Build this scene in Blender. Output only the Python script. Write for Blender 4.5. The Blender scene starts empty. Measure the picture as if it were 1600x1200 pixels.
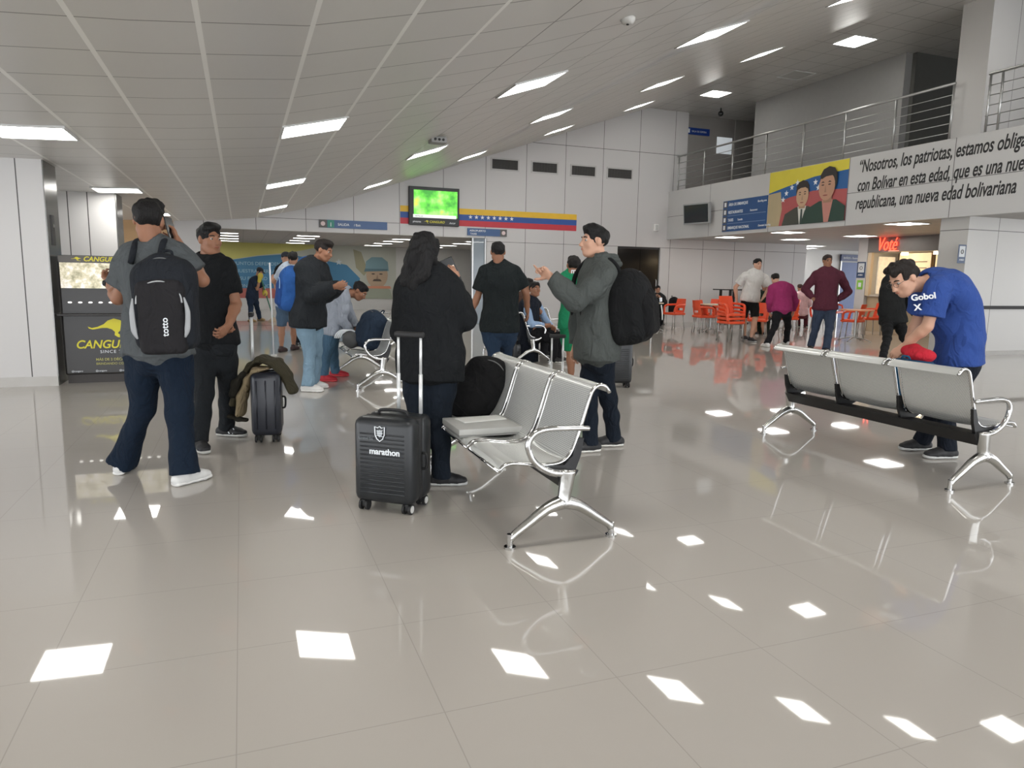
import bpy, bmesh, math, random
import numpy as np
from mathutils import Matrix, Vector
sc = bpy.context.scene
COL = sc.collection
random.seed(7)
# ---------------------------------------------------------------- camera
FPX = 1113.0; YAW, PIT, ROL = .3623, .1482, .0175; CAMH = 1.33
_cy, _sy, _cp, _sp = math.cos(YAW), math.sin(YAW), math.cos(PIT), math.sin(PIT)
FW = np.array([_sy*_cp, _cy*_cp, -_sp]); _r = np.array([_cy, -_sy, 0.]); _u = np.cross(_r, FW)
RT = _r*math.cos(ROL)+_u*math.sin(ROL); UP = np.cross(RT, FW)
CC = np.array([0., 0., CAMH])
cam = bpy.data.objects.new('camera', bpy.data.cameras.new('camera')); COL.objects.link(cam)
cam.data.sensor_width = 36; cam.data.lens = 36*FPX/1600; cam.data.clip_end = 200
m = Matrix.Identity(4)
for i in range(3):
    m[i][0] = RT[i]; m[i][1] = UP[i]; m[i][2] = -FW[i]; m[i][3] = CC[i]
cam.matrix_world = m
sc.camera = cam
# ---------------------------------------------------------------- light and exposure
w = bpy.data.worlds.new('daylight'); sc.world = w; w.use_nodes = True
w.node_tree.nodes['Background'].inputs[0].default_value = (.93, .96, 1, 1)
w.node_tree.nodes['Background'].inputs[1].default_value = 2.7
sc.view_settings.view_transform = 'Standard'; sc.view_settings.look = 'None'
sc.view_settings.exposure = 0.88; sc.view_settings.gamma = 1; sc.view_settings.use_curve_mapping = False
LAMP = 9.0      # radiance of the square ceiling lamps
HF = np.array([math.sin(YAW), math.cos(YAW), 0.]); HR = np.array([math.cos(YAW), -math.sin(YAW), 0.]); HZ = np.array([0., 0., 1.])
def ray(x, y): return FW+RT*(x-800)/FPX-UP*(y-600)/FPX
def fl(x, y, z=0.): d = ray(x, y); return CC+d*(z-CAMH)/d[2]      # a pixel of a point known to lie at height z
def pY(x, y, Y): d = ray(x, y); return CC+d*Y/d[1]
def pX(x, y, X): d = ray(x, y); return CC+d*X/d[0]
def cv(a, b, c): v = HR*a+HZ*b+HF*c; return v/np.linalg.norm(v)
nrm = lambda v: np.asarray(v, float)/np.linalg.norm(v)
# ---------------------------------------------------------------- materials
def lin(c): return tuple(((v/255)/12.92 if v/255 <= .04045 else ((v/255+.055)/1.055)**2.4) for v in c)
MC = {}
def mat(name, rgb, rough=.6, metal=0., bump=0., scale=60., var=.08, emit=0., spec=.5, coat=0., alpha=None, vscale=None):
    if name in MC: return MC[name]
    mt = bpy.data.materials.new(name); mt.use_nodes = True; nt = mt.node_tree; b = nt.nodes['Principled BSDF']
    c = lin(rgb); b.inputs['Base Color'].default_value = (*c, 1)
    b.inputs['Roughness'].default_value = rough; b.inputs['Metallic'].default_value = metal
    b.inputs['Specular IOR Level'].default_value = spec; b.inputs['Coat Weight'].default_value = coat
    b.inputs['Coat Roughness'].default_value = .05
    tc = nt.nodes.new('ShaderNodeTexCoord'); no = nt.nodes.new('ShaderNodeTexNoise')
    no.inputs['Scale'].default_value = vscale or scale*.12; no.inputs['Detail'].default_value = 4
    nt.links.new(tc.outputs['Object'], no.inputs['Vector'])
    if var > 0:
        mx = nt.nodes.new('ShaderNodeMix'); mx.data_type = 'RGBA'
        mx.inputs[6].default_value = (*[v*(1-var) for v in c], 1); mx.inputs[7].default_value = (*[min(1, v*(1+var)) for v in c], 1)
        nt.links.new(no.outputs[0], mx.inputs[0]); nt.links.new(mx.outputs[2], b.inputs['Base Color'])
    if bump > 0:
        n2 = nt.nodes.new('ShaderNodeTexNoise'); n2.inputs['Scale'].default_value = scale; n2.inputs['Detail'].default_value = 3
        nt.links.new(tc.outputs['Object'], n2.inputs['Vector'])
        bp = nt.nodes.new('ShaderNodeBump'); bp.inputs['Strength'].default_value = bump; bp.inputs['Distance'].default_value = .01
        nt.links.new(n2.outputs[0], bp.inputs['Height']); nt.links.new(bp.outputs[0], b.inputs['Normal'])
    if emit > 0:
        b.inputs['Emission Color'].default_value = (*c, 1); b.inputs['Emission Strength'].default_value = emit
    if alpha is not None: b.inputs['Alpha'].default_value = alpha
    MC[name] = mt; return mt
def cloth(name, rgb, bump=.35, scale=220., var=.12, rough=.9, fold=1.):
    if name in MC: return MC[name]
    if max(rgb) < 62: rgb = tuple(int(v*.8) for v in rgb)
    mt = mat(name, rgb, rough, 0, bump, scale, var, spec=.2, vscale=9); nt = mt.node_tree; b = nt.nodes['Principled BSDF']; old = b.inputs['Normal'].links[0].from_node
    tc = nt.nodes.new('ShaderNodeTexCoord'); mp = nt.nodes.new('ShaderNodeMapping'); mp.inputs['Scale'].default_value = (1, 1, .55); mp.inputs['Rotation'].default_value = (.5, .3, .2); nt.links.new(tc.outputs['Object'], mp.inputs[0])
    n = nt.nodes.new('ShaderNodeTexNoise'); n.inputs['Scale'].default_value = 11; n.inputs['Detail'].default_value = 2; n.inputs['Distortion'].default_value = 1.6; nt.links.new(mp.outputs[0], n.inputs['Vector'])
    bp = nt.nodes.new('ShaderNodeBump'); bp.inputs['Strength'].default_value = .85*fold; bp.inputs['Distance'].default_value = .035
    nt.links.new(n.outputs[0], bp.inputs['Height']); nt.links.new(old.outputs[0], bp.inputs['Normal']); nt.links.new(bp.outputs[0], b.inputs['Normal']); return mt
def hairmat(rgb):
    name = 'hair_%d_%d_%d' % tuple(rgb)
    if name in MC: return MC[name]
    if max(rgb) < 45: rgb = tuple(int(v*.72) for v in rgb)
    mt = mat(name, rgb, .6, var=.25, spec=.3); nt = mt.node_tree; b = nt.nodes['Principled BSDF']; tc = nt.nodes.new('ShaderNodeTexCoord'); mp = nt.nodes.new('ShaderNodeMapping'); mp.inputs['Scale'].default_value = (150, 150, 14); nt.links.new(tc.outputs['Object'], mp.inputs[0])
    n = nt.nodes.new('ShaderNodeTexNoise'); n.inputs['Scale'].default_value = 1; n.inputs['Detail'].default_value = 3; n.inputs['Distortion'].default_value = .8; nt.links.new(mp.outputs[0], n.inputs['Vector'])
    bp = nt.nodes.new('ShaderNodeBump'); bp.inputs['Strength'].default_value = .9; bp.inputs['Distance'].default_value = .012; nt.links.new(n.outputs[0], bp.inputs['Height']); nt.links.new(bp.outputs[0], b.inputs['Normal']); return mt
def math_node(nt, op, a, b=None, c=None):
    n = nt.nodes.new('ShaderNodeMath'); n.operation = op
    for i, v in enumerate((a, b, c)):
        if v is None: continue
        if isinstance(v, (int, float)): n.inputs[i].default_value = v
        else: nt.links.new(v, n.inputs[i])
    return n.outputs[0]
def per_line(nt, co, period, off, width):
    f = math_node(nt, 'FRACT', math_node(nt, 'DIVIDE', math_node(nt, 'SUBTRACT', co, off-period/2), period))
    return math_node(nt, 'LESS_THAN', math_node(nt, 'ABSOLUTE', math_node(nt, 'SUBTRACT', f, .5)), width/2/period)
def one_line(nt, co, at, width): return math_node(nt, 'LESS_THAN', math_node(nt, 'ABSOLUTE', math_node(nt, 'SUBTRACT', co, at)), width/2)
def lined(name, rgb, line_rgb, lines, rough=.5, metal=0., space='Object', var=.04, bump=0., spec=.5, coat=0., coatr=.03, ramp=None, line2=None, bscale=3.):
    """panel material; lines: list of (axis, period or None, offset, width)"""
    mt = bpy.data.materials.new(name); mt.use_nodes = True; nt = mt.node_tree; b = nt.nodes['Principled BSDF']
    tc = nt.nodes.new('ShaderNodeTexCoord'); sp = nt.nodes.new('ShaderNodeSeparateXYZ'); nt.links.new(tc.outputs[space], sp.inputs[0])
    ax = dict(x=sp.outputs[0], y=sp.outputs[1], z=sp.outputs[2])
    no = nt.nodes.new('ShaderNodeTexNoise'); no.inputs['Scale'].default_value = .7; no.inputs['Detail'].default_value = 5; nt.links.new(tc.outputs['Object'], no.inputs['Vector'])
    c = lin(rgb); mx = nt.nodes.new('ShaderNodeMix'); mx.data_type = 'RGBA'
    mx.inputs[6].default_value = (*[v*(1-var) for v in c], 1); mx.inputs[7].default_value = (*[v*(1+var) for v in c], 1); nt.links.new(no.outputs[0], mx.inputs[0])
    out = mx.outputs[2]
    for grp, lc in ((lines, line_rgb), (line2 or [], None)):
        for g in grp:
            a, p, o, wd = g[:4]
            msk = one_line(nt, ax[a], o, wd) if p is None else per_line(nt, ax[a], p, o, wd)
            if len(g) > 4 and g[4]:      # limited to a range on another axis
                a2, lo, hi = g[4]
                msk = math_node(nt, 'MULTIPLY', msk, math_node(nt, 'MULTIPLY', math_node(nt, 'GREATER_THAN', ax[a2], lo), math_node(nt, 'LESS_THAN', ax[a2], hi)))
            m2 = nt.nodes.new('ShaderNodeMix'); m2.data_type = 'RGBA'; nt.links.new(msk, m2.inputs[0]); nt.links.new(out, m2.inputs[6])
            col = g[5] if len(g) > 5 else lc
            m2.inputs[7].default_value = (*lin(col), 1); out = m2.outputs[2]
    nt.links.new(out, b.inputs['Base Color'])
    b.inputs['Roughness'].default_value = rough; b.inputs['Metallic'].default_value = metal; b.inputs['Specular IOR Level'].default_value = spec
    b.inputs['Coat Weight'].default_value = coat; b.inputs['Coat Roughness'].default_value = coatr
    if bump:
        n2 = nt.nodes.new('ShaderNodeTexNoise'); n2.inputs['Scale'].default_value = bscale; nt.links.new(tc.outputs['Object'], n2.inputs['Vector'])
        bp = nt.nodes.new('ShaderNodeBump'); bp.inputs['Strength'].default_value = bump; bp.inputs['Distance'].default_value = .02
        nt.links.new(n2.outputs[0], bp.inputs['Height']); nt.links.new(bp.outputs[0], b.inputs['Normal'])
        if coat: nt.links.new(bp.outputs[0], b.inputs['Coat Normal'])
    MC[name] = mt; return mt
# ---------------------------------------------------------------- object helpers
def tag(o, label=None, cat=None, group=None, kind=None):
    if label: o['label'] = label
    if cat: o['category'] = cat
    if group: o['group'] = group
    if kind: o['kind'] = kind
    return o
def link(name, me, mt, parent=None, label=None):
    o = bpy.data.objects.new(name, me); COL.objects.link(o)
    if mt is not None and not me.materials: me.materials.append(mt)
    if parent is not None: o.parent = parent
    if label: o['label'] = label
    return o
def thing(name, label, cat, loc=(0, 0, 0), rz=0., group=None):
    o = bpy.data.objects.new(name, None); COL.objects.link(o); o.location = loc; o.rotation_euler = (0, 0, rz); o.empty_display_size = .1
    return tag(o, label, cat, group)
def children(o): return [c for c in bpy.data.objects if c.parent == o]
def dup(root, loc, rz, label, group=None):
    def cp(o, par):
        c = o.copy(); COL.objects.link(c)
        if par is not None: c.parent = par
        for ch in kids.get(o.name, []): cp(ch, c)
        return c
    kids = {}
    for c in list(bpy.data.objects):
        if c.parent: kids.setdefault(c.parent.name, []).append(c)
    r = cp(root, None); r.location = loc; r.rotation_euler = (0, 0, rz); r['label'] = label
    if group: r['group'] = group
    return r
class MB:
    def __init__(s): s.bm = bmesh.new()
    def box(s, lo, hi, bev=0., M=None):
        r = bmesh.ops.create_cube(s.bm, size=1.); vs = r['verts']
        for v in vs: v.co = Vector([(lo[i]+hi[i])/2+v.co[i]*(hi[i]-lo[i]) for i in range(3)])
        if bev > 0:
            es = list({e for v in vs for e in v.link_edges})
            rr = bmesh.ops.bevel(s.bm, geom=es, offset=bev, segments=3, affect='EDGES', profile=.5)
            vs = list({v for f in rr['faces'] for v in f.verts} | {v for v in vs if v.is_valid})
        if M is not None:
            for v in vs: v.co = M @ v.co
        return s
    def tube(s, pts, r, n=10, smooth=True, close=False, flat=1.0, sub=4):
        P = [np.array(p, float) for p in pts]
        if smooth and len(P) > 2:
            Q = []
            ext = [P[-1]]+P+[P[0], P[1]] if close else [2*P[0]-P[1]]+P+[2*P[-1]-P[-2]]
            rng = range(1, len(ext)-2)
            for i in rng:
                a, b, c, d = ext[i-1], ext[i], ext[i+1], ext[i+2]
                for k in range(sub):
                    t = k/sub; Q.append(.5*((2*b)+(-a+c)*t+(2*a-5*b+4*c-d)*t*t+(-a+3*b-3*c+d)*t**3))
            if not close: Q.append(P[-1])
            rr = [np.interp(i/(len(Q)-1)*(len(P)-1), range(len(P)), r) for i in range(len(Q))] if hasattr(r, '__len__') else [r]*len(Q)
            P = Q
        else: rr = list(r) if hasattr(r, '__len__') else [r]*len(P)
        N = len(P); rings = []; prev = None
        for i in range(N):
            if close: t = P[(i+1) % N]-P[i-1]
            else: t = P[min(i+1, N-1)]-P[max(i-1, 0)]
            t = t/(np.linalg.norm(t)+1e-9)
            if prev is None:
                a = np.array([0, 0, 1.]) if abs(t[2]) < .9 else np.array([1., 0, 0])
                u = np.cross(t, a)
            else: u = prev-t*(prev@t)
            u /= np.linalg.norm(u); prev = u; v = np.cross(t, u)
            rings.append([s.bm.verts.new(P[i]+rr[i]*(u*math.cos(q)*flat+v*math.sin(q))) for q in [2*math.pi*k/n for k in range(n)]])
        M = N if close else N-1
        for i in range(M):
            A, B = rings[i], rings[(i+1) % N]
            for k in range(n): s.bm.faces.new((A[k], A[(k+1) % n], B[(k+1) % n], B[k]))
        if not close: s.bm.faces.new(rings[0][::-1]); s.bm.faces.new(rings[-1])
        return s
    def cyl(s, a, b, r, n=16, r2=None): return s.tube([a, b], [r, r if r2 is None else r2], n, smooth=False)
    def prism(s, pts, o, ux, uy, depth):   # polygon in the plane o+ux,uy extruded by depth along ux x uy
        o, ux, uy = Vector(o), Vector(ux), Vector(uy); n = ux.cross(uy).normalized()
        A = [s.bm.verts.new(o+ux*p[0]+uy*p[1]+n*depth) for p in pts]; B = [s.bm.verts.new(o+ux*p[0]+uy*p[1]) for p in pts]
        k = len(pts); s.bm.faces.new(A); s.bm.faces.new(B[::-1])
        for i in range(k): s.bm.faces.new((A[i], B[i], B[(i+1) % k], A[(i+1) % k]))
        return s
    def sphere(s, c, r, M=None, n=16):
        rr = r if hasattr(r, '__len__') else (r, r, r)
        q = bmesh.ops.create_uvsphere(s.bm, u_segments=n, v_segments=max(6, n//2), radius=1.)
        for v in q['verts']:
            p = Vector((v.co.x*rr[0], v.co.y*rr[1], v.co.z*rr[2]))
            if M is not None: p = M @ p
            v.co = p+Vector(c)
        return s
    def build(s, name, mt, parent=None, smooth=False, label=None, off=None):
        bmesh.ops.recalc_face_normals(s.bm, faces=s.bm.faces)
        if off is not None:
            for v in s.bm.verts: v.co -= Vector(off)
        me = bpy.data.meshes.new(name); s.bm.to_mesh(me); s.bm.free()
        if smooth is True: me.polygons.foreach_set('use_smooth', [True]*len(me.polygons))
        elif smooth:
            me.polygons.foreach_set('use_smooth', [True]*len(me.polygons)); me.set_sharp_from_angle(angle=smooth)
        return link(name, me, mt, parent, label)
def text_mesh(name, body, size, o, ux, uy, mt, parent, shear=0., bold=0., depth=.002, sx=1., align='LEFT', spacing=1.):
    cu = bpy.data.curves.new(name, 'FONT'); cu.body = body; cu.size = size; cu.shear = shear; cu.offset = bold*size; cu.extrude = depth
    cu.align_x = align; cu.space_character = spacing
    ob = bpy.data.objects.new(name, cu); COL.objects.link(ob)
    dg = bpy.context.evaluated_depsgraph_get(); me = bpy.data.meshes.new_from_object(ob.evaluated_get(dg)); bpy.data.objects.remove(ob)
    ux, uy = Vector(ux).normalized(), Vector(uy).normalized(); n = ux.cross(uy)
    for v in me.vertices: v.co = Vector(o)+ux*v.co.x*sx+uy*v.co.y+n*v.co.z
    me.materials.clear(); r = link(name, me, mt, parent); return r
# ---------------------------------------------------------------- implicit surfaces (smoothly blended bodies, clothes, bags)
class Field:
    def __init__(s, h): s.ops = []; s.h = h; s.lo = np.full(3, 1e9); s.hi = np.full(3, -1e9); s.noise = None
    def _a(s, fn, lo, hi, k, mode):
        lo, hi = np.array(lo, float), np.array(hi, float)
        if mode == 'add': s.lo = np.minimum(s.lo, lo); s.hi = np.maximum(s.hi, hi)
        s.ops.append((fn, lo, hi, k, mode)); return s
    def cap(s, a, b, ra, rb, k=.02, mode='add'):
        a, b = np.array(a, float), np.array(b, float); ab = b-a; L2 = max(ab@ab, 1e-9); R = max(ra, rb)
        def fn(X, Y, Z):
            px, py, pz = X-a[0], Y-a[1], Z-a[2]; t = np.clip((px*ab[0]+py*ab[1]+pz*ab[2])/L2, 0, 1)
            return np.sqrt((px-t*ab[0])**2+(py-t*ab[1])**2+(pz-t*ab[2])**2)-(ra+(rb-ra)*t)
        return s._a(fn, np.minimum(a, b)-R, np.maximum(a, b)+R, k, mode)
    def chain(s, pts, rs, k=.02, mode='add'):
        for i in range(len(pts)-1): s.cap(pts[i], pts[i+1], rs[i], rs[i+1], k, mode)
        return s
    def ell(s, c, r, R=None, k=.02, mode='add'):
        c, r = np.array(c, float), np.array(r, float); R = np.eye(3) if R is None else np.array(R)   # columns: local axes
        ext = np.abs(R)@r
        def fn(X, Y, Z):
            px, py, pz = X-c[0], Y-c[1], Z-c[2]; q = [px*R[0, i]+py*R[1, i]+pz*R[2, i] for i in range(3)]
            k0 = np.sqrt(sum((q[i]/r[i])**2 for i in range(3))); k1 = np.sqrt(sum((q[i]/r[i]**2)**2 for i in range(3)))+1e-9
            return k0*(k0-1)/k1
        return s._a(fn, c-ext, c+ext, k, mode)
    def rbox(s, c, hs, rad, R=None, k=.02, mode='add'):
        c, hs = np.array(c, float), np.array(hs, float); R = np.eye(3) if R is None else np.array(R); ext = np.abs(R)@hs
        def fn(X, Y, Z):
            px, py, pz = X-c[0], Y-c[1], Z-c[2]; q = [np.abs(px*R[0, i]+py*R[1, i]+pz*R[2, i])-(hs[i]-rad) for i in range(3)]
            return np.sqrt(sum(np.maximum(v, 0)**2 for v in q))+np.minimum(np.maximum(np.maximum(q[0], q[1]), q[2]), 0)-rad
        return s._a(fn, c-ext, c+ext, k, mode)
    def plane(s, p, n):      # keep the side n points away from
        p, n = np.array(p, float), nrm(n)
        s.ops.append((lambda X, Y, Z: (X-p[0])*n[0]+(Y-p[1])*n[1]+(Z-p[2])*n[2], None, None, 0, 'cut')); return s
    def loft(s, P, u, a, b, k=.02, f0=False, f1=False, mode='add'):
        P = [np.array(p, float) for p in P]; n = len(P)
        u = [np.array(u, float)]*n if np.ndim(u[0]) == 0 else [np.array(v, float) for v in u]
        for i in range(n-1):
            t = P[i+1]-P[i]; L = np.linalg.norm(t); t = t/L; uu = u[i]+u[i+1]; uu = nrm(uu-t*(uu@t)); vv = np.cross(t, uu)
            def fn(X, Y, Z, i=i, t=t, L=L, uu=uu, vv=vv):
                px, py, pz = X-P[i][0], Y-P[i][1], Z-P[i][2]; q = px*t[0]+py*t[1]+pz*t[2]; sc_ = np.clip(q/L, 0, 1)
                A = a[i]+(a[i+1]-a[i])*sc_; B = b[i]+(b[i+1]-b[i])*sc_; res = q-sc_*L
                fa = f0 and i == 0; fb = f1 and i == n-2
                if fa: res = np.where(q < 0, 0, res)
                if fb: res = np.where(q > L, 0, res)
                x = px*uu[0]+py*uu[1]+pz*uu[2]; y = px*vv[0]+py*vv[1]+pz*vv[2]; C_ = np.minimum(A, B)
                k0 = np.sqrt((x/A)**2+(y/B)**2+(res/C_)**2); k1 = np.sqrt((x/A**2)**2+(y/B**2)**2+(res/C_**2)**2)+1e-9
                d = k0*(k0-1)/k1
                if fa: d = np.maximum(d, -q)
                if fb: d = np.maximum(d, q-L)
                return d
            R = max(a[i], a[i+1], b[i], b[i+1])
            s._a(fn, np.minimum(P[i], P[i+1])-R, np.maximum(P[i], P[i+1])+R, k if i else k, mode)
        return s
    def mesh(s, name, mt, parent=None, off=(0, 0, 0), label=None, amp=0., freq=25., seed=0):
        h = s.h; o = s.lo-3*h; n = np.ceil((s.hi+3*h-o)/h).astype(int)+1
        V = np.full(n, 1e3, np.float32); ax = [(o[i]+h*np.arange(n[i])).astype(np.float32) for i in range(3)]
        for fn, lo, hi, k, mode in s.ops:
            if mode == 'cut':
                V = np.maximum(V, fn(ax[0][:, None, None], ax[1][None, :, None], ax[2][None, None, :])); continue
            i0 = np.clip(np.floor((lo-k-2.5*h-o)/h).astype(int), 0, n-1); i1 = np.clip(np.ceil((hi+k+2.5*h-o)/h).astype(int)+1, 1, n)
            if (i1 <= i0).any(): continue
            sl = tuple(slice(i0[j], i1[j]) for j in range(3))
            d = fn(ax[0][sl[0]][:, None, None], ax[1][sl[1]][None, :, None], ax[2][sl[2]][None, None, :]).astype(np.float32); W = V[sl]
            if mode == 'add':
                if k > 0:
                    hh = np.clip(.5+.5*(W-d)/k, 0, 1); V[sl] = np.where(W > 100, d, W+(d-W)*hh-k*hh*(1-hh))
                else: V[sl] = np.minimum(W, d)
            else:
                d = -d
                if k > 0:
                    hh = np.clip(.5-.5*(W-d)/k, 0, 1); V[sl] = np.where(W > 100, W, W+(d-W)*hh+k*hh*(1-hh))
                else: V[sl] = np.maximum(W, d)
        if amp:
            rg = np.random.RandomState((seed or 0)+3); X, Y, Z = ax[0][:, None, None], ax[1][None, :, None], ax[2][None, None, :]; N = 0
            for q in range(5):
                d1 = nrm(rg.randn(3)); f = freq*(1+.7*rg.rand()*q*.6); ph = rg.rand()*6; d2 = nrm(rg.randn(3))
                N = N+np.sin(f*(d1[0]*X+d1[1]*Y+d1[2]*Z)+ph+1.5*np.sin(.5*f*(d2[0]*X+d2[1]*Y+d2[2]*Z)))/(1+.5*q)
            V = V+(amp*.5*N).astype(np.float32)
        V[0] = V[-1] = 1; V[:, 0] = V[:, -1] = 1; V[:, :, 0] = V[:, :, -1] = 1
        S = V < 0; cs = [(i, j, k) for i in (0, 1) for j in (0, 1) for k in (0, 1)]
        cnt = sum(S[i:S.shape[0]-1+i, j:S.shape[1]-1+j, k:S.shape[2]-1+k].astype(np.int8) for i, j, k in cs)
        ac = np.argwhere((cnt > 0) & (cnt < 8)); idx = np.full(cnt.shape, -1, np.int32); idx[ac[:, 0], ac[:, 1], ac[:, 2]] = np.arange(len(ac))
        pos = np.zeros((len(ac), 3)); m_ = np.zeros(len(ac)); g = lambda c: V[ac[:, 0]+c[0], ac[:, 1]+c[1], ac[:, 2]+c[2]]
        for c in cs:
            for axn in range(3):
                if c[axn]: continue
                c2 = list(c); c2[axn] = 1; va, vb = g(c), g(c2); cr = (va < 0) != (vb < 0); t = np.where(cr, va/np.where(cr, va-vb, 1), 0)
                p = np.zeros((len(ac), 3)); p[:] = c; p[:, axn] += t; pos += p*cr[:, None]; m_ += cr
        verts = (ac+pos/m_[:, None])*h+o-np.array(off); F = []
        for axn in range(3):
            a1, a2 = (axn+1) % 3, (axn+2) % 3
            s1 = [slice(None)]*3; s2 = [slice(None)]*3; s1[axn] = slice(0, -1); s2[axn] = slice(1, None)
            E = np.argwhere(S[tuple(s1)] != S[tuple(s2)]); E = E[(E[:, a1] > 0) & (E[:, a2] > 0)]
            q = []
            for d1, d2 in ((1, 1), (0, 1), (0, 0), (1, 0)):
                c = E.copy(); c[:, a1] -= d1; c[:, a2] -= d2; q.append(idx[c[:, 0], c[:, 1], c[:, 2]])
            q = np.stack(q, 1); fl_ = S[E[:, 0], E[:, 1], E[:, 2]]; q[~fl_] = q[~fl_][:, ::-1]; F.append(q)
        F = np.concatenate(F); me = bpy.data.meshes.new(name); me.vertices.add(len(verts)); me.vertices.foreach_set('co', verts.astype(np.float32).ravel())
        me.loops.add(F.size); me.loops.foreach_set('vertex_index', F.ravel().astype(np.int32)); me.polygons.add(len(F))
        me.polygons.foreach_set('loop_start', np.arange(0, F.size, 4, dtype=np.int32)); me.polygons.foreach_set('use_smooth', np.ones(len(F), bool))
        me.update(calc_edges=True); me.validate()
        return link(name, me, mt, parent, label)
# ================================================================ the setting
YB = 19.5; XF = 12.5; ZH = 6.43
ZP = ([-9, -1.7, -.5, .4, 1.03, 1.6, 2.2, 3.08, 5.4, 7.7, 10.0, 11.6, 30], [2.45, 2.54, 2.62, 2.71, 2.86, 3.0, 3.16, 3.45, 4.27, 5.07, 5.88, ZH, ZH])
def zc(X): return float(np.interp(X, *ZP))
def st(o, kind='structure'): o['kind'] = kind; return o
m_floor = lined('floor_tiles', (179, 173, 165), (160, 154, 146), [('x', .6, -.06, .0035), ('y', .6, 1.36, .0035)], rough=.4, spec=.35, coat=.9, coatr=.028, var=.035, bump=.012, bscale=.9)
st(MB().box((-12, -9, -.1), (30, 32, 0)).build('floor', m_floor))
o = MB().box((-.7, 19.42, 0), (6.6, 19.5, .004)).build('trim_1', mat('threshold', (70, 66, 62), .4)); st(o)
# ceiling of the hall: shallow on the left, climbing to the flat part on the right
def make_ceiling():
    xs = sorted(set(list(np.arange(-9, 11.6, .3))+[a for a in ZP[0] if a < 11.7]+[11.6, 26.])); ys = [-9., YB+.4]
    zz = [zc(x) for x in xs]; arc = [0.]
    for i in range(1, len(xs)): arc.append(arc[-1]+math.hypot(xs[i]-xs[i-1], zz[i]-zz[i-1]))
    k = float(np.interp(.43, xs, arc)); arc = [a-k for a in arc]
    bm = bmesh.new(); uv = bm.loops.layers.uv.new('UVMap'); V = [[bm.verts.new((x, y, z)) for y in ys] for x, z in zip(xs, zz)]
    T = [[bm.verts.new((x, y, z+.08)) for y in ys] for x, z in zip(xs, zz)]
    for i in range(len(xs)-1):
        for W in (V, T):
            f = bm.faces.new((W[i][0], W[i][1], W[i+1][1], W[i+1][0]))
            for l, (a, b) in zip(f.loops, ((i, 0), (i, 1), (i+1, 1), (i+1, 0))): l[uv].uv = (arc[a], ys[b])
            if W is V: f.normal_flip() if f.normal.z > 0 else None
    me = bpy.data.meshes.new('ceiling'); bm.to_mesh(me); bm.free(); me.polygons.foreach_set('use_smooth', [True]*len(me.polygons)); return me, xs, arc
me, CXS, CARC = make_ceiling()
d_, l_ = (120, 118, 114), (244, 243, 239)
m_ceil = lined('ceiling_tiles', (212, 210, 206), d_, [('y', .6, 7.4, .012), ('x', .6, 0., .03, ('x', -20, 1.5), l_), ('x', .6, 0., .012, ('x', 1.5, 40), d_)], rough=.36, metal=.08, space='UV', var=.05, spec=.6, bump=.05, bscale=1.3)
st(link('ceiling', me, m_ceil))
wl = (198, 196, 195); wd = (88, 86, 84)
m_wall = lined('wall_panels', wl, wd, [('x', 1.22, .4, .014), ('z', None, 5.14, .014, ('x', 6.6, 13)), ('z', None, 2.33, .012, ('x', 6.2, 30)), ('z', None, 2.73, .012, ('x', -9, 4.07))], rough=.38, var=.025, spec=.4)
m_white = mat('white_wall', (196, 195, 193), .5, var=.03)
def back_wall():
    b = MB(); segs = [(-9, -.7, 0), (-.7, 6.55, 2.42), (6.55, 10.75, 0), (10.75, 12.26, 2.33), (12.26, 13.05, 0)]
    for x0, x1, z0 in segs:
        xs = [x0]+[a for a in ZP[0] if x0 < a < x1]+[x1]
        top = [(x, zc(x)+.02) for x in xs]
        b.prism([(x0, z0)]+[(x1, z0)]+top[::-1], (0, YB, 0), (1, 0, 0), (0, 0, 1), -.2)
    b.box((13.05, YB, 0), (18.0, YB+.2, 2.62)); return b
st(back_wall().build('wall_back', m_wall))
# dark double doors at the end of the hall
m_dglass = mat('dark_glass', (20, 20, 21), .12, var=.0, spec=.6); m_alu = mat('aluminium', (176, 176, 174), .3, metal=.8, var=.03)
for n_, (a, b_) in enumerate(((10.77, 11.568), (11.58, 12.24))):
    d = st(MB().box((a, YB+.05, .0), (b_, YB+.09, 2.31)).build('door_%d' % (n_+1), m_dglass))
    MB().tube([(b_-.1, YB+.02, .9), (b_-.1, YB-.02, .95), (b_-.1, YB-.02, 1.3), (b_-.1, YB+.02, 1.35)], .012).build('door_handle', m_alu, d, True)
    MB().box((a, YB+.02, 2.27), (b_, YB+.1, 2.33)).build('door_frame', mat('frame_dark', (40, 40, 42), .4), d)
st(MB().box((10.7, YB+.12, 0), (12.3, YB+.16, 2.35)).build('door_light_block', m_dglass))  # added dark backing, blocks outside light leaking through the gap between the doors
# mezzanine
m_fas = lined('fascia_panels', (193, 192, 190), wd, [('y', 2.48, 9.93, .014), ('z', None, 3.27, .012)], rough=.4, var=.03)
st(MB().box((XF-.04, -9, 2.585), (XF+.06, YB-.002, 4.03)).build('wall_mezzanine', m_fas))
m_sof = lined('soffit_tiles', (176, 172, 168), (120, 117, 114), [('y', .6, 0., .01), ('x', .6, .1, .01)], rough=.5, metal=.1, var=.04)
st(MB().box((XF+.06, -9, 2.6), (26, 22.2, 2.66)).build('ceiling_mezzanine', m_sof))
st(MB().box((XF+.06, -9, 3.85), (26, YB+.3, 4.0)).build('floor_mezzanine', mat('slab', (150, 148, 145), .4)))
m_taupe = mat('taupe_wall', (150, 146, 142), .6, var=.04); m_grey = mat('grey_wall', (150, 149, 147), .6, var=.05); m_dk = mat('shaded_wall', (84, 84, 80), .6)
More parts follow.
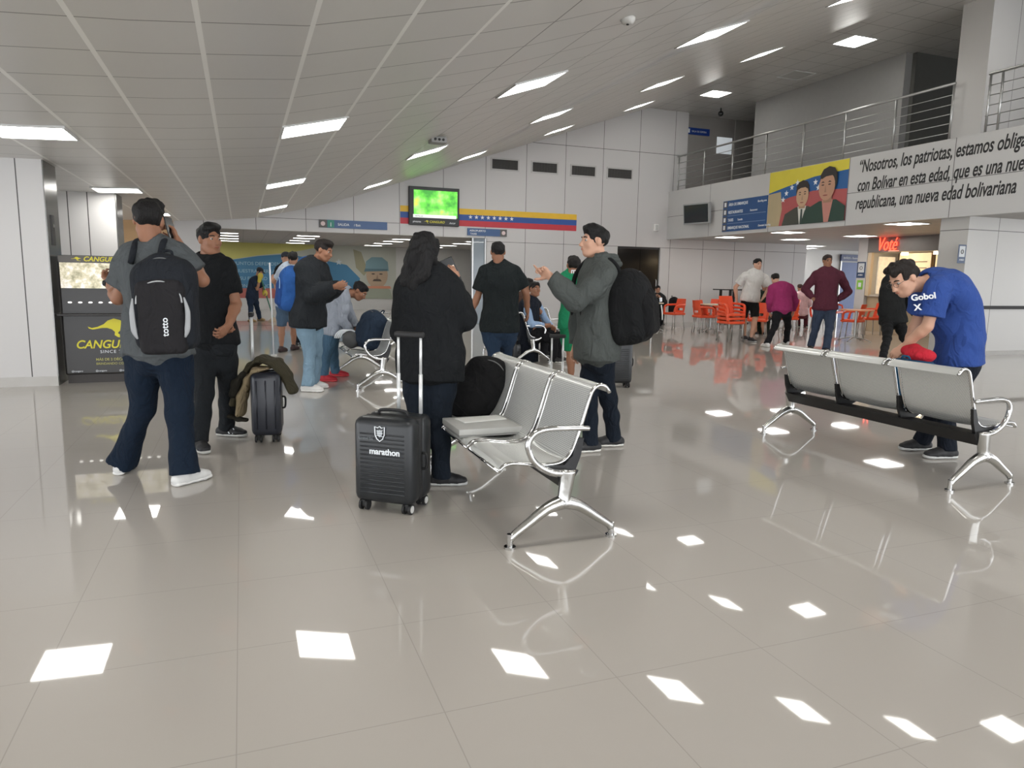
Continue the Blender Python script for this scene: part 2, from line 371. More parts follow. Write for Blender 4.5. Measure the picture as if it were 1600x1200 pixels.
st(MB().box((13.05, YB+.25, 4.0), (17.4, YB+.4, ZH)).build('wall_upper_back', m_taupe))
st(MB().box((14.95, YB+.2, 4.0), (15.9, YB+.26, ZH)).build('trim_2', mat('lighter_panel', (160, 158, 155), .5)))
st(MB().box((14.0, 12.6, 4.0), (14.2, 17.6, ZH)).build('wall_upper_side', m_grey))
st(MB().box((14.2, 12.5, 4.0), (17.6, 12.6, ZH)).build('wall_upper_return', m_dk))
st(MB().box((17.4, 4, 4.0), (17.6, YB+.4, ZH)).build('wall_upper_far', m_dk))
m_col = lined('column_panels', (196, 194, 191), (120, 118, 115), [('x', 3., 13.32, .012)], rough=.35, var=.03)
st(MB().box((12.62, 9.6, 4.0), (13.85, 10.2, ZH)).build('wall_upper_column', m_col))
st(MB().box((14.3, YB+.22, 5.36), (14.86, YB+.25, 5.86)).build('window_1', mat('lit_window', (214, 220, 224), .3, emit=.25)))
# right wall and column under the mezzanine
m_rw = lined('right_wall_panels', (190, 188, 184), (96, 94, 91), [('x', 1.22, 13.42, .014), ('z', None, 2.36, .014)], rough=.36, var=.03)
st(MB().box((12.62, 9.62, 0), (22, 10.2, 2.6)).build('wall_right', m_rw))
st(MB().box((13.2, 9.59, .89), (22, 9.62, .955)).build('trim_3', mat('dark_rail', (34, 34, 34), .65)))
st(MB().box((12.6, 9.6, 0), (22, 9.62, .08)).build('baseboard_right', mat('base_right', (170, 167, 162), .4)))
# left wall
m_lw = lined('left_wall_panels', (200, 198, 196), (70, 68, 66), [('x', .6, -2.28, .012)], rough=.4, var=.02)
st(MB().box((-9, 9.5, 0), (-2.03, 10.1, 2.56)).build('wall_left', m_lw))
st(MB().box((-9, 9.485, 0), (-2.025, 9.5, .11)).build('baseboard_left', mat('base_left', (186, 183, 178), .4)))
st(MB().box((-2.03, 9.505, .0), (-2.02, 10.1, 2.55)).build('trim_4', mat('brushed_end', (120, 119, 117), .25, metal=.8)))
m_lw2 = lined('rear_left_panels', (200, 198, 196), (60, 58, 56), [('x', 3., -2.47, .014), ('x', 3., -2.2, .014)], rough=.4, var=.02)
st(MB().box((-9, 13.0, 0), (-1.82, 13.6, 2.56)).build('wall_rear_left', m_lw2))
st(MB().box((-1.82, 13.02, 0), (-1.8, 13.6, 2.55)).build('trim_5', mat('brushed_end', (120, 119, 117))))
st(MB().box((-2.75, YB-.02, 1.3), (-1.5, YB-.002, 2.55)).build('trim_6', mat('tan_panel', (196, 160, 118), .6)))
# hall behind the opening
st(MB().box((-9, YB+.2, 2.42), (12, 28.2, 2.5)).build('ceiling_rear', m_sof))
st(MB().box((-9, 28.1, 0), (12, 28.3, 2.45)).build('wall_rear', m_white))
st(MB().box((8.9, YB+.2, 0), (9.0, 28.2, 2.45)).build('wall_rear_right', m_white))
st(MB().box((-7, YB+.2, 0), (-6.9, 28.2, 2.45)).build('wall_rear_left_side', m_white))
# glazed jamb at the right of the opening
wn = st(MB().box((6.17, YB+.08, .0), (6.53, YB+.1, 2.42)).build('window_2', mat('bluish_glass', (150, 162, 172), .1, var=0, alpha=.75)))
MB().box((6.13, YB+.04, 0), (6.17, YB+.14, 2.42)).box((6.51, YB+.04, 0), (6.55, YB+.14, 2.42)).build('window_frame', m_alu, wn)
# second back wall deeper on the right, with the blue door
BX0 = pY(1311, 440, 22)[0]; BX1 = pY(1340, 440, 22)[0]
st(MB().box((17.8, 22.0, 0), (27, 22.15, 2.6)).build('wall_far_right', m_white))
st(MB().box((17.9, YB+.2, 0), (18.0, 22, 2.6)).build('wall_far_right_side', m_white))
bd = st(MB().box((BX0, 21.95, 0), (BX1+.4, 22.0, 2.15)).build('door_3', mat('blue_door', (58, 78, 128), .4)))
MB().box((BX0-.05, 21.93, 0), (BX0, 22.0, 2.2)).build('door_frame', m_alu, bd)
# ---------------------------------------------------------------- ceiling lamps
m_lamp = mat('lamp_diffuser', (255, 253, 248), .6, var=0, emit=LAMP); m_frame = mat('lamp_frame', (205, 205, 203), .4)
def lamp_unit(name, label, x, y, grp, lit=True, w=.6, l=.6, z=None, slope=None, cat='light'):
    zz = zc(x) if z is None else z
    s = (zc(x+.25)-zc(x-.25))/.5 if slope is None else slope
    a = -math.atan(s); t = thing(name, label, cat, (x, y, zz), 0, grp); t.rotation_euler = (0, a, 0)
    MB().box((-w/2, -l/2, -.006), (w/2, l/2, .02)).build('diffuser' if lit else 'louvre', m_lamp if lit else mat('unlit', (176, 176, 172), .5), t)
    f = MB()
    for (a0, b0, a1, b1) in ((-w/2-.02, -l/2-.02, w/2+.02, -l/2), (-w/2-.02, l/2, w/2+.02, l/2+.02), (-w/2-.02, -l/2, -w/2, l/2), (w/2, -l/2, w/2+.02, l/2)): f.box((a0, b0, -.014), (a1, b1, .02))
    f.build('frame', m_frame, t); return t
cols = [(-1.7, 'over the left wall'), (.73, 'above the standing travellers'), (3.08, 'at the foot of the slope'), (5.4, 'on the lower slope'), (7.7, 'in the middle of the slope'), (10.0, 'high on the slope')]
rows = [(-1.9, 'behind the camera'), (2.9, 'right overhead'), (7.7, 'nearest row in view'), (12.5, 'second row in view'), (17.3, 'farthest row before the back wall')]
for x, cx in cols:
    for y, ry in rows: lamp_unit('ceiling_light', 'square ceiling light %s, %s' % (cx, ry), x, y, 'square ceiling lights of the hall')
for y, t_ in ((2.9, 'outside the view'), (7.7, 'beside the white column'), (12.5, 'larger one beyond the unlit panel'), (17.3, 'smaller one nearest the end wall')):
    lamp_unit('ceiling_light', 'glowing square light in the flat ceiling above the balcony, %s' % t_, 12.4, y, 'square ceiling lights of the hall')
lamp_unit('ceiling_panel', 'unlit grey square panel in the flat ceiling between two lit lights', 13.1, 15.0, None, lit=False, cat='ceiling panel')
SL = [((1140, 370.5), 'leftmost, past the blue sign'), ((1231, 363), 'below the portrait banner'), ((1243, 374), 'second row back, under the portraits'), ((1275, 383), 'third row back'), ((1267, 390), 'farthest and thinnest'), ((1344, 368.6), 'left of the red neon sign'), ((1417, 349.5), 'nearest, above the red neon sign')]
for q, t_ in SL:
    p = fl(*q, z=2.598); p = {'third row back': np.array([18.6, 19.9, 0]), 'farthest and thinnest': np.array([19.6, 21.3, 0])}.get(t_, p); lamp_unit('soffit_light', 'square light under the balcony, %s' % t_, p[0], p[1], 'lights under the balcony', z=2.6, slope=0, w=.6, l=.6)
for x in (15.5, 18.5): lamp_unit('soffit_light', 'square light under the balcony near the right wall', x, 8.2, 'lights under the balcony', z=2.6, slope=0)
k = 0
for x in (-3.0, -.35, 1.85, 4.6, 6.9):
    for y in (21.6, 23.1, 24.9, 26.8):
        lamp_unit('rear_hall_light', 'slim light in the rear hall ceiling, %s, %s' % (('far left', 'left column', 'centre column', 'right column', 'above the counter')[[-3.0, -.35, 1.85, 4.6, 6.9].index(x)], ('front row', 'second row', 'third row', 'back row by the mural')[[21.6, 23.1, 24.9, 26.8].index(y)]), x, y, 'lights of the rear hall', z=2.42, slope=0, w=.62, l=.28)
# small things on the ceiling
p = (3.0, 10.6)
t = thing('ceiling_speaker', 'small grey projector-like box fixed under the sloping ceiling', 'ceiling fixture', (2.78, 10.6, zc(2.78)))
MB().box((-.12, -.1, -.09), (.12, .1, .0), .015).build('housing', mat('grey_box', (150, 150, 148), .5), t)
for s_ in (-.06, 0, .06): MB().cyl((s_, -.101, -.045), (s_, -.11, -.045), .018).build('lens', m_dglass, t, True)
t = thing('smoke_detector', 'round white smoke detector on the ceiling at the top edge of the view', 'smoke detector', (3.0, 5.42, zc(3.0)))
MB().tube([(0, 0, .0), (0, 0, -.02), (0, 0, -.045), (0, 0, -.05)], [.06, .06, .045, .02], 20, smooth=False).build('housing', mat('det', (205, 204, 200), .5), t, True)
MB().cyl((0, 0, -.05), (0, 0, -.056), .012).build('sensor', m_dglass, t, True)
t = thing('security_camera', 'small dark dome camera hanging from the flat ceiling near the upper back wall', 'camera', (13.55, 18.6, ZH))
MB().cyl((0, 0, 0), (0, 0, -.1), .02).build('stem', mat('black_plastic', (32, 33, 34), .45), t, True); MB().sphere((0, 0, -.16), (.08, .08, .08)).build('dome', m_dglass, t, True)
t = thing('wall_speaker', 'small white box on the back wall left of the balcony', 'speaker', (12.03, YB, 2.93))
MB().box((-.07, -.1, -.11), (.07, 0, .11), .02).build('housing', mat('white_plastic', (222, 221, 218), .4), t); MB().box((-.05, -.104, -.08), (.05, -.1, .08)).build('grille', mat('grille', (190, 190, 188), .6), t)
t = thing('call_panel', 'narrow dark panel on the metal end face of the left wall', 'panel', (-2.02, 9.75, 1.78))
MB().box((0, -.06, -.17), (.012, .06, .17)).build('plate', mat('plate_dark', (58, 57, 56), .4), t); MB().cyl((.012, 0, .05), (.018, 0, .05), .02).build('button', m_alu, t)
# air vents
for i, (a, b_) in enumerate((((6.68, 4.60), (7.45, 4.34)), ((7.90, 4.60), (8.66, 4.34)), ((9.13, 4.60), (9.89, 4.32)), ((10.32, 4.59), (11.12, 4.33)))):
    cx, cz = (a[0]+b_[0])/2, (a[1]+b_[1])/2; hw = (b_[0]-a[0])/2; hh = .13
    t = thing('air_vent', '%s of four dark louvred air vents high on the back wall' % ('leftmost, nearest the television', 'second from the left', 'third from the left', 'rightmost, nearest the balcony')[i], 'air vent', (cx, YB, cz), 0, 'air vents on the back wall')
    MB().box((-hw-.04, -.02, -hh-.04), (hw+.04, -.0, -hh)).box((-hw-.04, -.02, hh), (hw+.04, 0, hh+.04)).box((-hw-.04, -.02, -hh), (-hw, 0, hh)).box((hw, -.02, -hh), (hw+.04, 0, hh)).build('frame', mat('vent_frame', (184, 183, 181), .4), t)
    MB().box((-hw, -.004, -hh), (hw, 0, hh)).build('opening', mat('vent_dark', (48, 47, 46), .8), t)
    v = MB()
    for q in range(22): x = -hw+(q+.5)*2*hw/22; v.box((x-.004, -.014, -hh), (x+.004, -.004, hh))
    v.build('louvre', mat('louvre', (96, 94, 92), .5), t)
# ---------------------------------------------------------------- railing on the balcony
t = thing('balcony_railing', 'long brushed steel railing with five thin bars along the balcony edge', 'railing', (XF, 10.1, 4.03))
RZ = 1.0; y1 = YB-.35-10.1
MB().tube([(0, 0, RZ), (0, y1, RZ)], .026, 12, False).build('handrail', m_alu, t, True)
for q in range(5): z = .12+q*.17; MB().tube([(0, 0, z), (0, y1, z)], .008, 8, False).build('bar', m_alu, t, True)
for y in (19.07, 17.8, 16.52, 15.2, 13.92, 12.67, 11.38, 10.12): MB().tube([(0, y-10.1, 0), (0, y-10.1, RZ)], .021, 10, False).build('post', m_alu, t, True)
t = thing('balcony_railing', 'short end of steel railing in front of the upper white column at the right edge', 'railing', (XF, 5.0, 4.03))
MB().tube([(0, 0, RZ), (0, 4.45, RZ)], .026, 12, False).build('handrail', m_alu, t, True)
for q in range(5): z = .12+q*.17; MB().tube([(0, 0, z), (0, 4.45, z)], .008, 8, False).build('bar', m_alu, t, True)
for y in (4.42, 4.2, 3.0, 1.8): MB().tube([(0, y, 0), (0, y, RZ)], .021, 10, False).build('post', m_alu, t, True)
# ================================================================ signs, screens, posters
m_txtw = mat('white_lettering', (226, 230, 234), .5, var=0); m_txtk = mat('black_lettering', (30, 30, 31), .5, var=0)
m_signb = mat('sign_blue', (38, 78, 128), .35, var=.05); m_signdk = mat('sign_grey', (92, 88, 86), .5); m_blkp = mat('black_plastic', (32, 33, 34), .45)
BX, BZ = (1, 0, 0), (0, 0, 1)
def wall_sign(label, x0, x1, z0, z1, lines, icon_side, cat='sign', y=YB, green=False):
    t = thing('wall_sign', label, cat, (0, 0, 0)); h = z1-z0
    MB().box((x0, y-.03, z0), (x1, y, z1)).build('board', m_signb, t)
    ix = x0 if icon_side < 0 else x1-h
    MB().box((ix, y-.036, z0), (ix+h, y-.03, z1)).build('icon_tile', m_signdk, t)
    MB().prism([(.5*h+.28*h*math.cos(a), .5*h+.28*h*math.sin(a)) for a in np.linspace(0, 2*math.pi, 17)[:-1]], (ix, y-.037, z0), BX, BZ, .002).build('icon', mat('icon_pink', (226, 205, 204), .5), t)
    if green: MB().box((ix+h*1.06, y-.036, z0+.01), (ix+h*1.9, y-.03, z1-.01)).build('icon_tile', mat('icon_green', (60, 140, 124), .5), t); text_mesh('lettering', 'i', h*.7, (ix+h*1.4, y-.038, z0+h*.2), BX, BZ, m_txtw, t, bold=.03)
    for s_, sz, px, pz in lines: text_mesh('lettering', s_, sz, (px, y-.034, pz), BX, BZ, m_txtw, t, bold=.01)
    return t
wall_sign('long blue exit sign with green icon on the back wall above the opening', 1.94, 3.72, 2.535, 2.74, [('SALIDA', .09, 2.42, 2.60), ('/ Exit', .08, 2.84, 2.60)], -1, green=True)
wall_sign('short blue two line sign below the striped flag band', 5.97, 7.14, 2.48, 2.68, [('AEROPUERTO', .075, 6.03, 2.59), ('TAXIS', .07, 6.05, 2.505)], 1)
# small blue sign upstairs
t = thing('wall_sign', 'small blue sign high on the upper back wall behind the balcony', 'sign', (0, 0, 0)); y = YB+.25; a = pY(1070, 204, y); b_ = pY(1107, 212, y)
MB().box((a[0], y-.05, a[2]-.1), (b_[0], y, a[2]+.1)).build('board', mat('sign_blue2', (30, 62, 140), .35), t)
text_mesh('lettering', 'SALA DE ESPERA', .075, (a[0]+.22, y-.054, a[2]-.03), BX, BZ, m_txtw, t); MB().box((a[0]+.05, y-.056, a[2]-.06), (a[0]+.15, y-.05, a[2]+.06)).build('icon', m_txtw, t)
# tricolour band
t = thing('flag_band', 'yellow, blue and red striped flag band with white stars on the back wall', 'wall decoration', (0, 0, 0)); x0, x1, z0, z1 = 4.08, 9.34, 2.725, 3.205; hh = (z1-z0)/3
for q, (nm, c) in enumerate((('red_stripe', (190, 52, 64)), ('blue_stripe', (44, 82, 150)), ('yellow_stripe', (226, 182, 48)))): MB().box((x0, YB-.006, z0+q*hh), (x1, YB, z0+(q+1)*hh)).build(nm, mat(nm, c, .5), t)
def star(cx, cy, r, rot=0): return [(cx+(r if i % 2 == 0 else r*.42)*math.sin(rot+i*math.pi/5), cy+(r if i % 2 == 0 else r*.42)*math.cos(rot+i*math.pi/5)) for i in range(10)]
for q in range(8): MB().prism(star(0, 0, .062), (6.06+q*.176, YB-.007, z0+1.5*hh+.02), BX, BZ, .002).build('star', m_txtw, t)
# television with a green programme
m_tv = mat('tv_screen', (120, 200, 60), .3, var=0); nt = m_tv.node_tree; b = nt.nodes['Principled BSDF']
tc = nt.nodes.new('ShaderNodeTexCoord'); n1 = nt.nodes.new('ShaderNodeTexNoise'); n1.inputs['Scale'].default_value = 3.2; n1.inputs['Detail'].default_value = 6; nt.links.new(tc.outputs['Object'], n1.inputs[0])
cr = nt.nodes.new('ShaderNodeValToRGB'); nt.links.new(n1.outputs[0], cr.inputs[0]); e = cr.color_ramp.elements
e[0].position = .34; e[0].color = (*lin((46, 150, 30)), 1); e[1].position = .72; e[1].color = (*lin((206, 226, 60)), 1); k = e.new(.5); k.color = (*lin((96, 206, 56)), 1); k = e.new(.6); k.color = (*lin((150, 226, 110)), 1)
nt.links.new(cr.outputs[0], b.inputs['Base Color']); nt.links.new(cr.outputs[0], b.inputs['Emission Color']); b.inputs['Emission Strength'].default_value = .55
t = thing('television', 'large black framed television with a green picture high on the back wall', 'television', (0, 0, 0))
a0, a1, c0, c1 = 4.3, 5.71, 2.70, 3.72
MB().box((a0, YB-.1, c0), (a1, YB, c1), .015).build('housing', m_blkp, t); MB().box((a0+.13, YB-.106, c0+.22), (a1-.06, YB-.099, c1-.09)).build('screen', m_tv, t)
MB().box((a0+.11, YB-.108, c0+.20), (a1-.09, YB-.1, c0+.285)).build('caption_bar', mat('caption', (226, 230, 226), .5, emit=.4), t); text_mesh('lettering', 'NOTICIAS', .05, (a0+.16, YB-.11, c0+.22), BX, BZ, m_txtk, t)
m_yel = mat('kangaroo_yellow', (214, 204, 50), .45, var=.02)
ROO = [(0, .55), (.08, .50), (.2, .54), (.33, .64), (.42, .78), (.55, .86), (.68, .80), (.79, .66), (.84, .62), (.86, .72), (.89, .64), (.96, .60), (1., .55), (.9, .52), (.80, .48), (.74, .40), (.70, .34), (.66, .38), (.62, .30), (.66, .24), (.80, .16), (.96, .09), (.97, .05), (.8, .08), (.62, .14), (.55, .22), (.56, .34), (.50, .44), (.40, .50), (.3, .50), (.2, .47), (.1, .44), (.02, .48)]
def roo(o, ux, uz, w, par, h=.8): MB().prism([(p[0]*w, p[1]*w*h) for p in ROO], o, ux, uz, .003).build('kangaroo_emblem', m_yel, par)
roo((a0+.42, YB-.105, c0+.05), BX, BZ, .13, t); text_mesh('lettering', 'CANGURO', .085, (a0+.56, YB-.104, c0+.07), BX, BZ, m_yel, t, shear=.25, bold=.02)
text_mesh('lettering', 'pinturas', .07, (a0+.1, YB-.104, c0+.07), BX, BZ, m_txtw, t, bold=.01); text_mesh('lettering', 'Avior', .075, (a0+1.12, YB-.104, c0+.06), BX, BZ, m_txtw, t, shear=.2, bold=.01)
# ---- things on the balcony fascia: plane x = XF-.04, reading direction -Y
FXX = XF-.041; UX = (0, -1, 0)
t = thing('hanging_monitor', 'dark square monitor in a silver frame on the balcony front', 'monitor', (XF-.04, 17.66, 3.25), 0)
# turned a little towards the hall
M_ = Matrix.Rotation(math.radians(14), 4, 'Z') @ Matrix.Rotation(math.radians(-6), 4, 'Y')
MB().box((-.30, -.48, -.29), (-.22, .48, .29), .01, M_).build('casing', mat('silver_case', (150, 152, 152), .4), t); MB().box((-.306, -.43, -.245), (-.30, .44, .25), 0, M_).build('screen', mat('off_screen', (34, 46, 48), .15, var=0), t)
MB().box((-.22, -.05, -.05), (-.0, .05, .05)).build('bracket', m_blkp, t)
t = thing('directory_board', 'blue four line directory board beside the portrait banner on the balcony front', 'sign', (0, 0, 0))
y0, y1, z0, z1 = 14.95, 16.72, 2.67, 3.49
MB().box((FXX-.02, y0, z0), (FXX, y1, z1)).build('board', m_signb, t)
for q in range(4): MB().box((FXX-.024, y1-.18, z0+.02+q*.205), (FXX-.02, y1-.02, z0+.19+q*.205)).build('icon_tile', m_signdk, t); MB().box((FXX-.027, y1-.14, z0+.05+q*.205), (FXX-.024, y1-.06, z0+.16+q*.205)).build('icon', m_txtw, t)
for q, (s1, s2) in enumerate((('CASA DE CAMBIO', 'Exchange office'), ('BAÑOS', 'Restroom'), ('RESTAURANTE', 'Restaurant'), ('SALA DE EMBARQUE', 'Boarding area'))[::-1] if 0 else (('EMBARQUE NACIONAL', 'Domestic boarding'), ('TAXIS', 'Taxicabs'), ('RESTAURANTES', 'Restaurants'), ('ÁREA DE EMBARQUE', 'Boarding area'))):
    text_mesh('lettering', s1, .105, (FXX-.023, y1-.24, z0+.06+q*.205), UX, BZ, m_txtw, t, bold=.012, sx=.8); text_mesh('lettering', s2, .075, (FXX-.023, y1-.24-len(s1)*.07-.05, z0+.065+q*.205), UX, BZ, m_txtw, t, shear=.15, sx=.8)
for q in (1, 2): MB().box((FXX-.023, y0+.03, z0+.205*q), (FXX-.02, y1-.22, z0+.205*q+.008)).build('rule_line', mat('rule', (150, 170, 196), .5), t)
# portrait banner: plain generic figures in front of a tricolour with stars
t = thing('portrait_banner', 'wide yellow, blue and red banner with two men portraits on the balcony front', 'banner', (0, 0, 0))
y0, y1, z0, z1 = 12.42, 14.93, 2.70, 4.02; W_, H_ = y1-y0, z1-z0
LB_ = [0]
def bn(pts, nm, c, lay, par=t): return MB().prism([(min(max(p[0], 0), 1)*W_, min(max(p[1], 0), 1)*H_) for p in pts], (FXX-.002*lay-LB_[0], y1, z0), UX, BZ, .0015).build(nm, mat('banner_'+nm+'%d%d%d' % c, c, .45, var=.08, vscale=3), par)
bn([(0, 0), (1, 0), (1, 1), (0, 1)], 'blue_field', (38, 92, 150), 0)
bn([(0, .62), (.25, .70), (.6, .80), (1, .83), (1, 1), (0, 1)], 'yellow_field', (214, 200, 62), 1)
bn([(0, 0), (1, 0), (1, .52), (.6, .56), (.3, .5), (0, .38)], 'red_field', (172, 84, 84), 1)
bn([(0, 0), (.17, 0), (.2, .3), (.17, .62), (0, .6)], 'faded_statue', (178, 162, 128), 2)
for x_, z_ in ((.21, .47), (.25, .58), (.32, .67), (.39, .74), (.62, .7), (.66, .6)): MB().prism(star(0, 0, .075), (FXX-.006, y1-x_*W_, z0+z_*H_), UX, BZ, .0015).build('star', m_txtw, t)
def bust(cx, cz, s, suit, skin, hair, shirt, tie, turn=0):
    E = lambda x, z, a, b, n=20: [(cx+s*(x+a*math.cos(q)), cz+s*(z+b*math.sin(q))*1.9) for q in np.linspace(0, 2*math.pi, n+1)[:-1]]
    P = lambda pts: [(cx+s*x, cz+s*z*1.9) for x, z in pts]
    bn(P([(-.95, -.95), (.95, -.95), (.82, -.42), (.3, -.22), (-.3, -.22), (-.82, -.42)]), 'jacket', suit, 4); bn(P([(-.2, -.2), (.2, -.2), (.08, -.95), (-.08, -.95)]), 'shirt', shirt, 5)
    if tie: bn(P([(-.04, -.3), (.04, -.3), (.07, -.9), (-.05, -.95)]), 'tie', tie, 6)
    bn(P([(-.15, -.28), (.15, -.28), (.16, .0), (-.16, .0)]), 'neck', tuple(int(v*.86) for v in skin), 6); bn(E(0, .3, .315, .36), 'hair', hair, 7)
    bn(E(turn*.05, .15, .29, .37), 'face', skin, 8); bn(P([(-.25, .36), (-.1, .42), (.12, .43), (.25, .36), (.31, .46), (.2, .62), (0, .68), (-.2, .62), (-.31, .46)]), 'hair', hair, 9)
    for sg in (-1, 1): bn(E(turn*.07+sg*.12, .2, .05, .018, 10), 'eye', (60, 44, 38), 10); bn(P([(turn*.07+sg*.12-.07, .26), (turn*.07+sg*.12+.07, .26), (turn*.07+sg*.12, .3)]), 'eyebrow', (52, 40, 36), 10)
    bn(P([(turn*.09-.03, .0), (turn*.09+.04, .0), (turn*.09, .2)]), 'nose', tuple(int(v*.85) for v in skin), 10); bn(E(turn*.08, -.08, .09, .018, 10), 'mouth', (140, 76, 66), 10)
bust(.47, .42, .27, (68, 70, 62), (196, 160, 128), (46, 38, 34), (214, 214, 206), (60, 74, 70)); LB_[0] = .02; bust(.79, .50, .33, (40, 66, 56), (186, 142, 116), (40, 34, 32), (190, 130, 118), None, -1)
# quotation
t = thing('quotation_lettering', 'black italic three line quotation running along the balcony front', 'lettering', (0, 0, 0))
for s_, px_, py_, sz, ex in (('“Nosotros, los patriotas, estamos obligados', 1341, 270, .36, 1600), ('con Bolívar en esta edad, que es una nueva edad', 1339, 299, .36, 1600), ('republicana, una nueva edad bolivariana', 1336, 327, .36, 1600)):
    a = pX(px_, py_, FXX); text_mesh('line_of_text', s_, sz, (FXX-.001, a[1], a[2]), UX, BZ, m_txtk, t, shear=.22, bold=.018, depth=.001, sx=.60 if 'Nos' in s_ else (.592 if 'con' in s_ else .60))
# posters
def poster(label, o, ux, w, h, green=False):
    t = thing('poster', label, 'poster', o); u = Vector(ux); n = u.cross(Vector(BZ))
    def pl(x0, x1, z0, z1, d, nm, m): MB().prism([(x0, z0), (x1, z0), (x1, z1), (x0, z1)], n*d, ux, BZ, .003).build(nm, m, t)
    pl(-w/2, w/2, -h/2, h/2, 0, 'sheet', mat('poster_navy', (52, 72, 104), .4)); pl(-w*.36, w*.36, -h*.16, h*.42, .003, 'picture', mat('poster_white', (204, 208, 210), .5))
    text_mesh('lettering', 'AVISO', h*.13, n*.006+Vector((0, 0, -h*.36))-u*w*.3, ux, BZ, m_txtw, t, bold=.01); MB().tube([n*.006+u*w*.15*math.cos(q)+Vector(BZ)*(h*.12+h*.1*math.sin(q)) for q in np.linspace(0, 6.28, 9)[:-1]], .008, 6, close=True).build('icon', m_signdk, t)
    return t
P_ = pY(1484, 396, 9.6); poster('navy and white poster on the white column right of the food stall', (P_[0]+.33, 9.618, P_[2]), BX, .2, .34)
# ---------------------------------------------------------------- advertising kiosk on the left
m_kb = mat('kiosk_black', (42, 40, 39), .35, var=.06); K0, K1, KY = -1.98, -.93, 9.65
t = thing('display_kiosk', 'black advertising kiosk with a lit screen and yellow kangaroo by the left wall', 'kiosk', ((K0+K1)/2, KY, 0)); hw = (K1-K0)/2
MB().box((-hw, 0, .1), (hw, .45, 1.5), .02).build('cabinet', m_kb, t); MB().box((-hw+.02, .02, 0), (hw-.02, .43, .1)).build('plinth', mat('plinth', (58, 54, 52), .5), t)
m_ks = mat('kiosk_screen', (176, 170, 158), .3, var=0); nt = m_ks.node_tree; b = nt.nodes['Principled BSDF']; tc = nt.nodes.new('ShaderNodeTexCoord'); n1 = nt.nodes.new('ShaderNodeTexNoise'); n1.inputs['Scale'].default_value = 9; n1.inputs['Detail'].default_value = 9; n1.inputs['Roughness'].default_value = .7; nt.links.new(tc.outputs['Object'], n1.inputs[0])
cr = nt.nodes.new('ShaderNodeValToRGB'); nt.links.new(n1.outputs[0], cr.inputs[0]); e = cr.color_ramp.elements; e[0].position = .36; e[0].color = (*lin((128, 122, 96)), 1); e[1].position = .66; e[1].color = (*lin((226, 220, 226)), 1); k = e.new(.5); k.color = (*lin((186, 178, 150)), 1)
nt.links.new(cr.outputs[0], b.inputs['Base Color']); nt.links.new(cr.outputs[0], b.inputs['Emission Color']); b.inputs['Emission Strength'].default_value = .45
MB().box((-hw+.02, -.006, 1.12), (hw-.02, 0, 1.415)).build('screen', m_ks, t); MB().box((-hw+.01, -.01, 1.42), (hw-.01, .0, 1.495)).build('header', mat('kiosk_header', (92, 88, 84), .4), t)
MB().box((-hw-.03, -.1, .80), (hw+.03, .02, .825), .008).build('shelf', m_kb, t)
for q in range(9): MB().sphere((-hw+.1+q*.105, -.012, .955), (.022, .01, .010)).build('light_spot', mat('spot_glow', (235, 232, 225), .4, emit=1.2), t)
roo((-.38, -.013, 1.43), BX, BZ, .10, t, .6); text_mesh('lettering', 'CANGURO', .075, (-.26, -.013, 1.435), BX, BZ, m_yel, t, shear=.25, bold=.02)
roo((-.26, -.008, .50), BX, BZ, .50, t, .62)
text_mesh('lettering', 'CANGURO', .135, (-.40, -.008, .415), BX, BZ, m_yel, t, shear=.25, bold=.02, sx=.93); text_mesh('lettering', 'SINCE 2001', .05, (-.15, -.008, .355), BX, BZ, m_txtw, t, sx=1.1, spacing=1.2)
text_mesh('lettering', 'MÁS DE 2 DÉCADAS', .042, (-.2, -.008, .265), BX, BZ, mat('dim_yellow', (190, 186, 110), .5), t, bold=.01); text_mesh('lettering', 'BRINDANDO CONFIANZA', .038, (-.2, -.008, .215), BX, BZ, mat('dim_yellow', (190, 186, 110)), t)
for q in range(4): text_mesh('lettering', '@canguro', .028, (-.46+q*.25, -.008, .135), BX, BZ, m_txtw, t)
# ---------------------------------------------------------------- mural in the rear hall (generic figure)
t = thing('mural', 'huge yellow, blue and red mural with a capped man in the rear hall', 'mural', (0, 0, 0)); YM = 28.1
A0 = -3.2; A1 = 5.7
def mu(pts, nm, c, lay, v=.1): return MB().prism([(p[0], p[1]) for p in pts], (0, YM-.004*lay-.004, 0), BX, BZ, .003).build(nm, mat('mural_'+nm+'%d%d%d' % c, c, .6, var=v, vscale=.8), t)
mu([(A0, .42), (A1, .42), (A1, 2.42), (A0, 2.42)], 'pale_field', (176, 178, 168), 0)
mu([(A0, 1.72), (-.6, 1.76), (.6, 1.98), (1.8, 2.12), (2.6, 2.3), (2.8, 2.42), (A0, 2.42)], 'yellow_field', (190, 184, 104), 1, .12)
mu([(A0, .75), (4.2, .8), (4.3, 1.2), (3.8, 1.7), (3.0, 1.85), (1.6, 2.05), (.6, 1.95), (-.6, 1.74), (A0, 1.7)], 'blue_field', (66, 122, 158), 2, .18)
mu([(A0, .42), (3.6, .42), (4.1, .8), (A0, .76)], 'red_field', (170, 96, 88), 3)
for q, s_ in enumerate(('JUNTOS DEFENDEMOS', 'NUESTRA TIERRA', 'Y SU FUTURO', 'CON TRABAJO')): text_mesh('lettering', s_, .17, (-.2, YM-.03, 1.62-q*.27), BX, BZ, mat('mural_text', (150, 184, 200), .5), t, bold=.0, sx=1.05)
for x_, z_ in ((2.6, 1.78), (3.0, 1.86), (3.5, 1.8)): MB().prism(star(0, 0, .13), (x_, YM-.03, z_), BX, BZ, .002).build('star', mat('mural_star', (196, 206, 210), .5), t)
F0 = 4.95
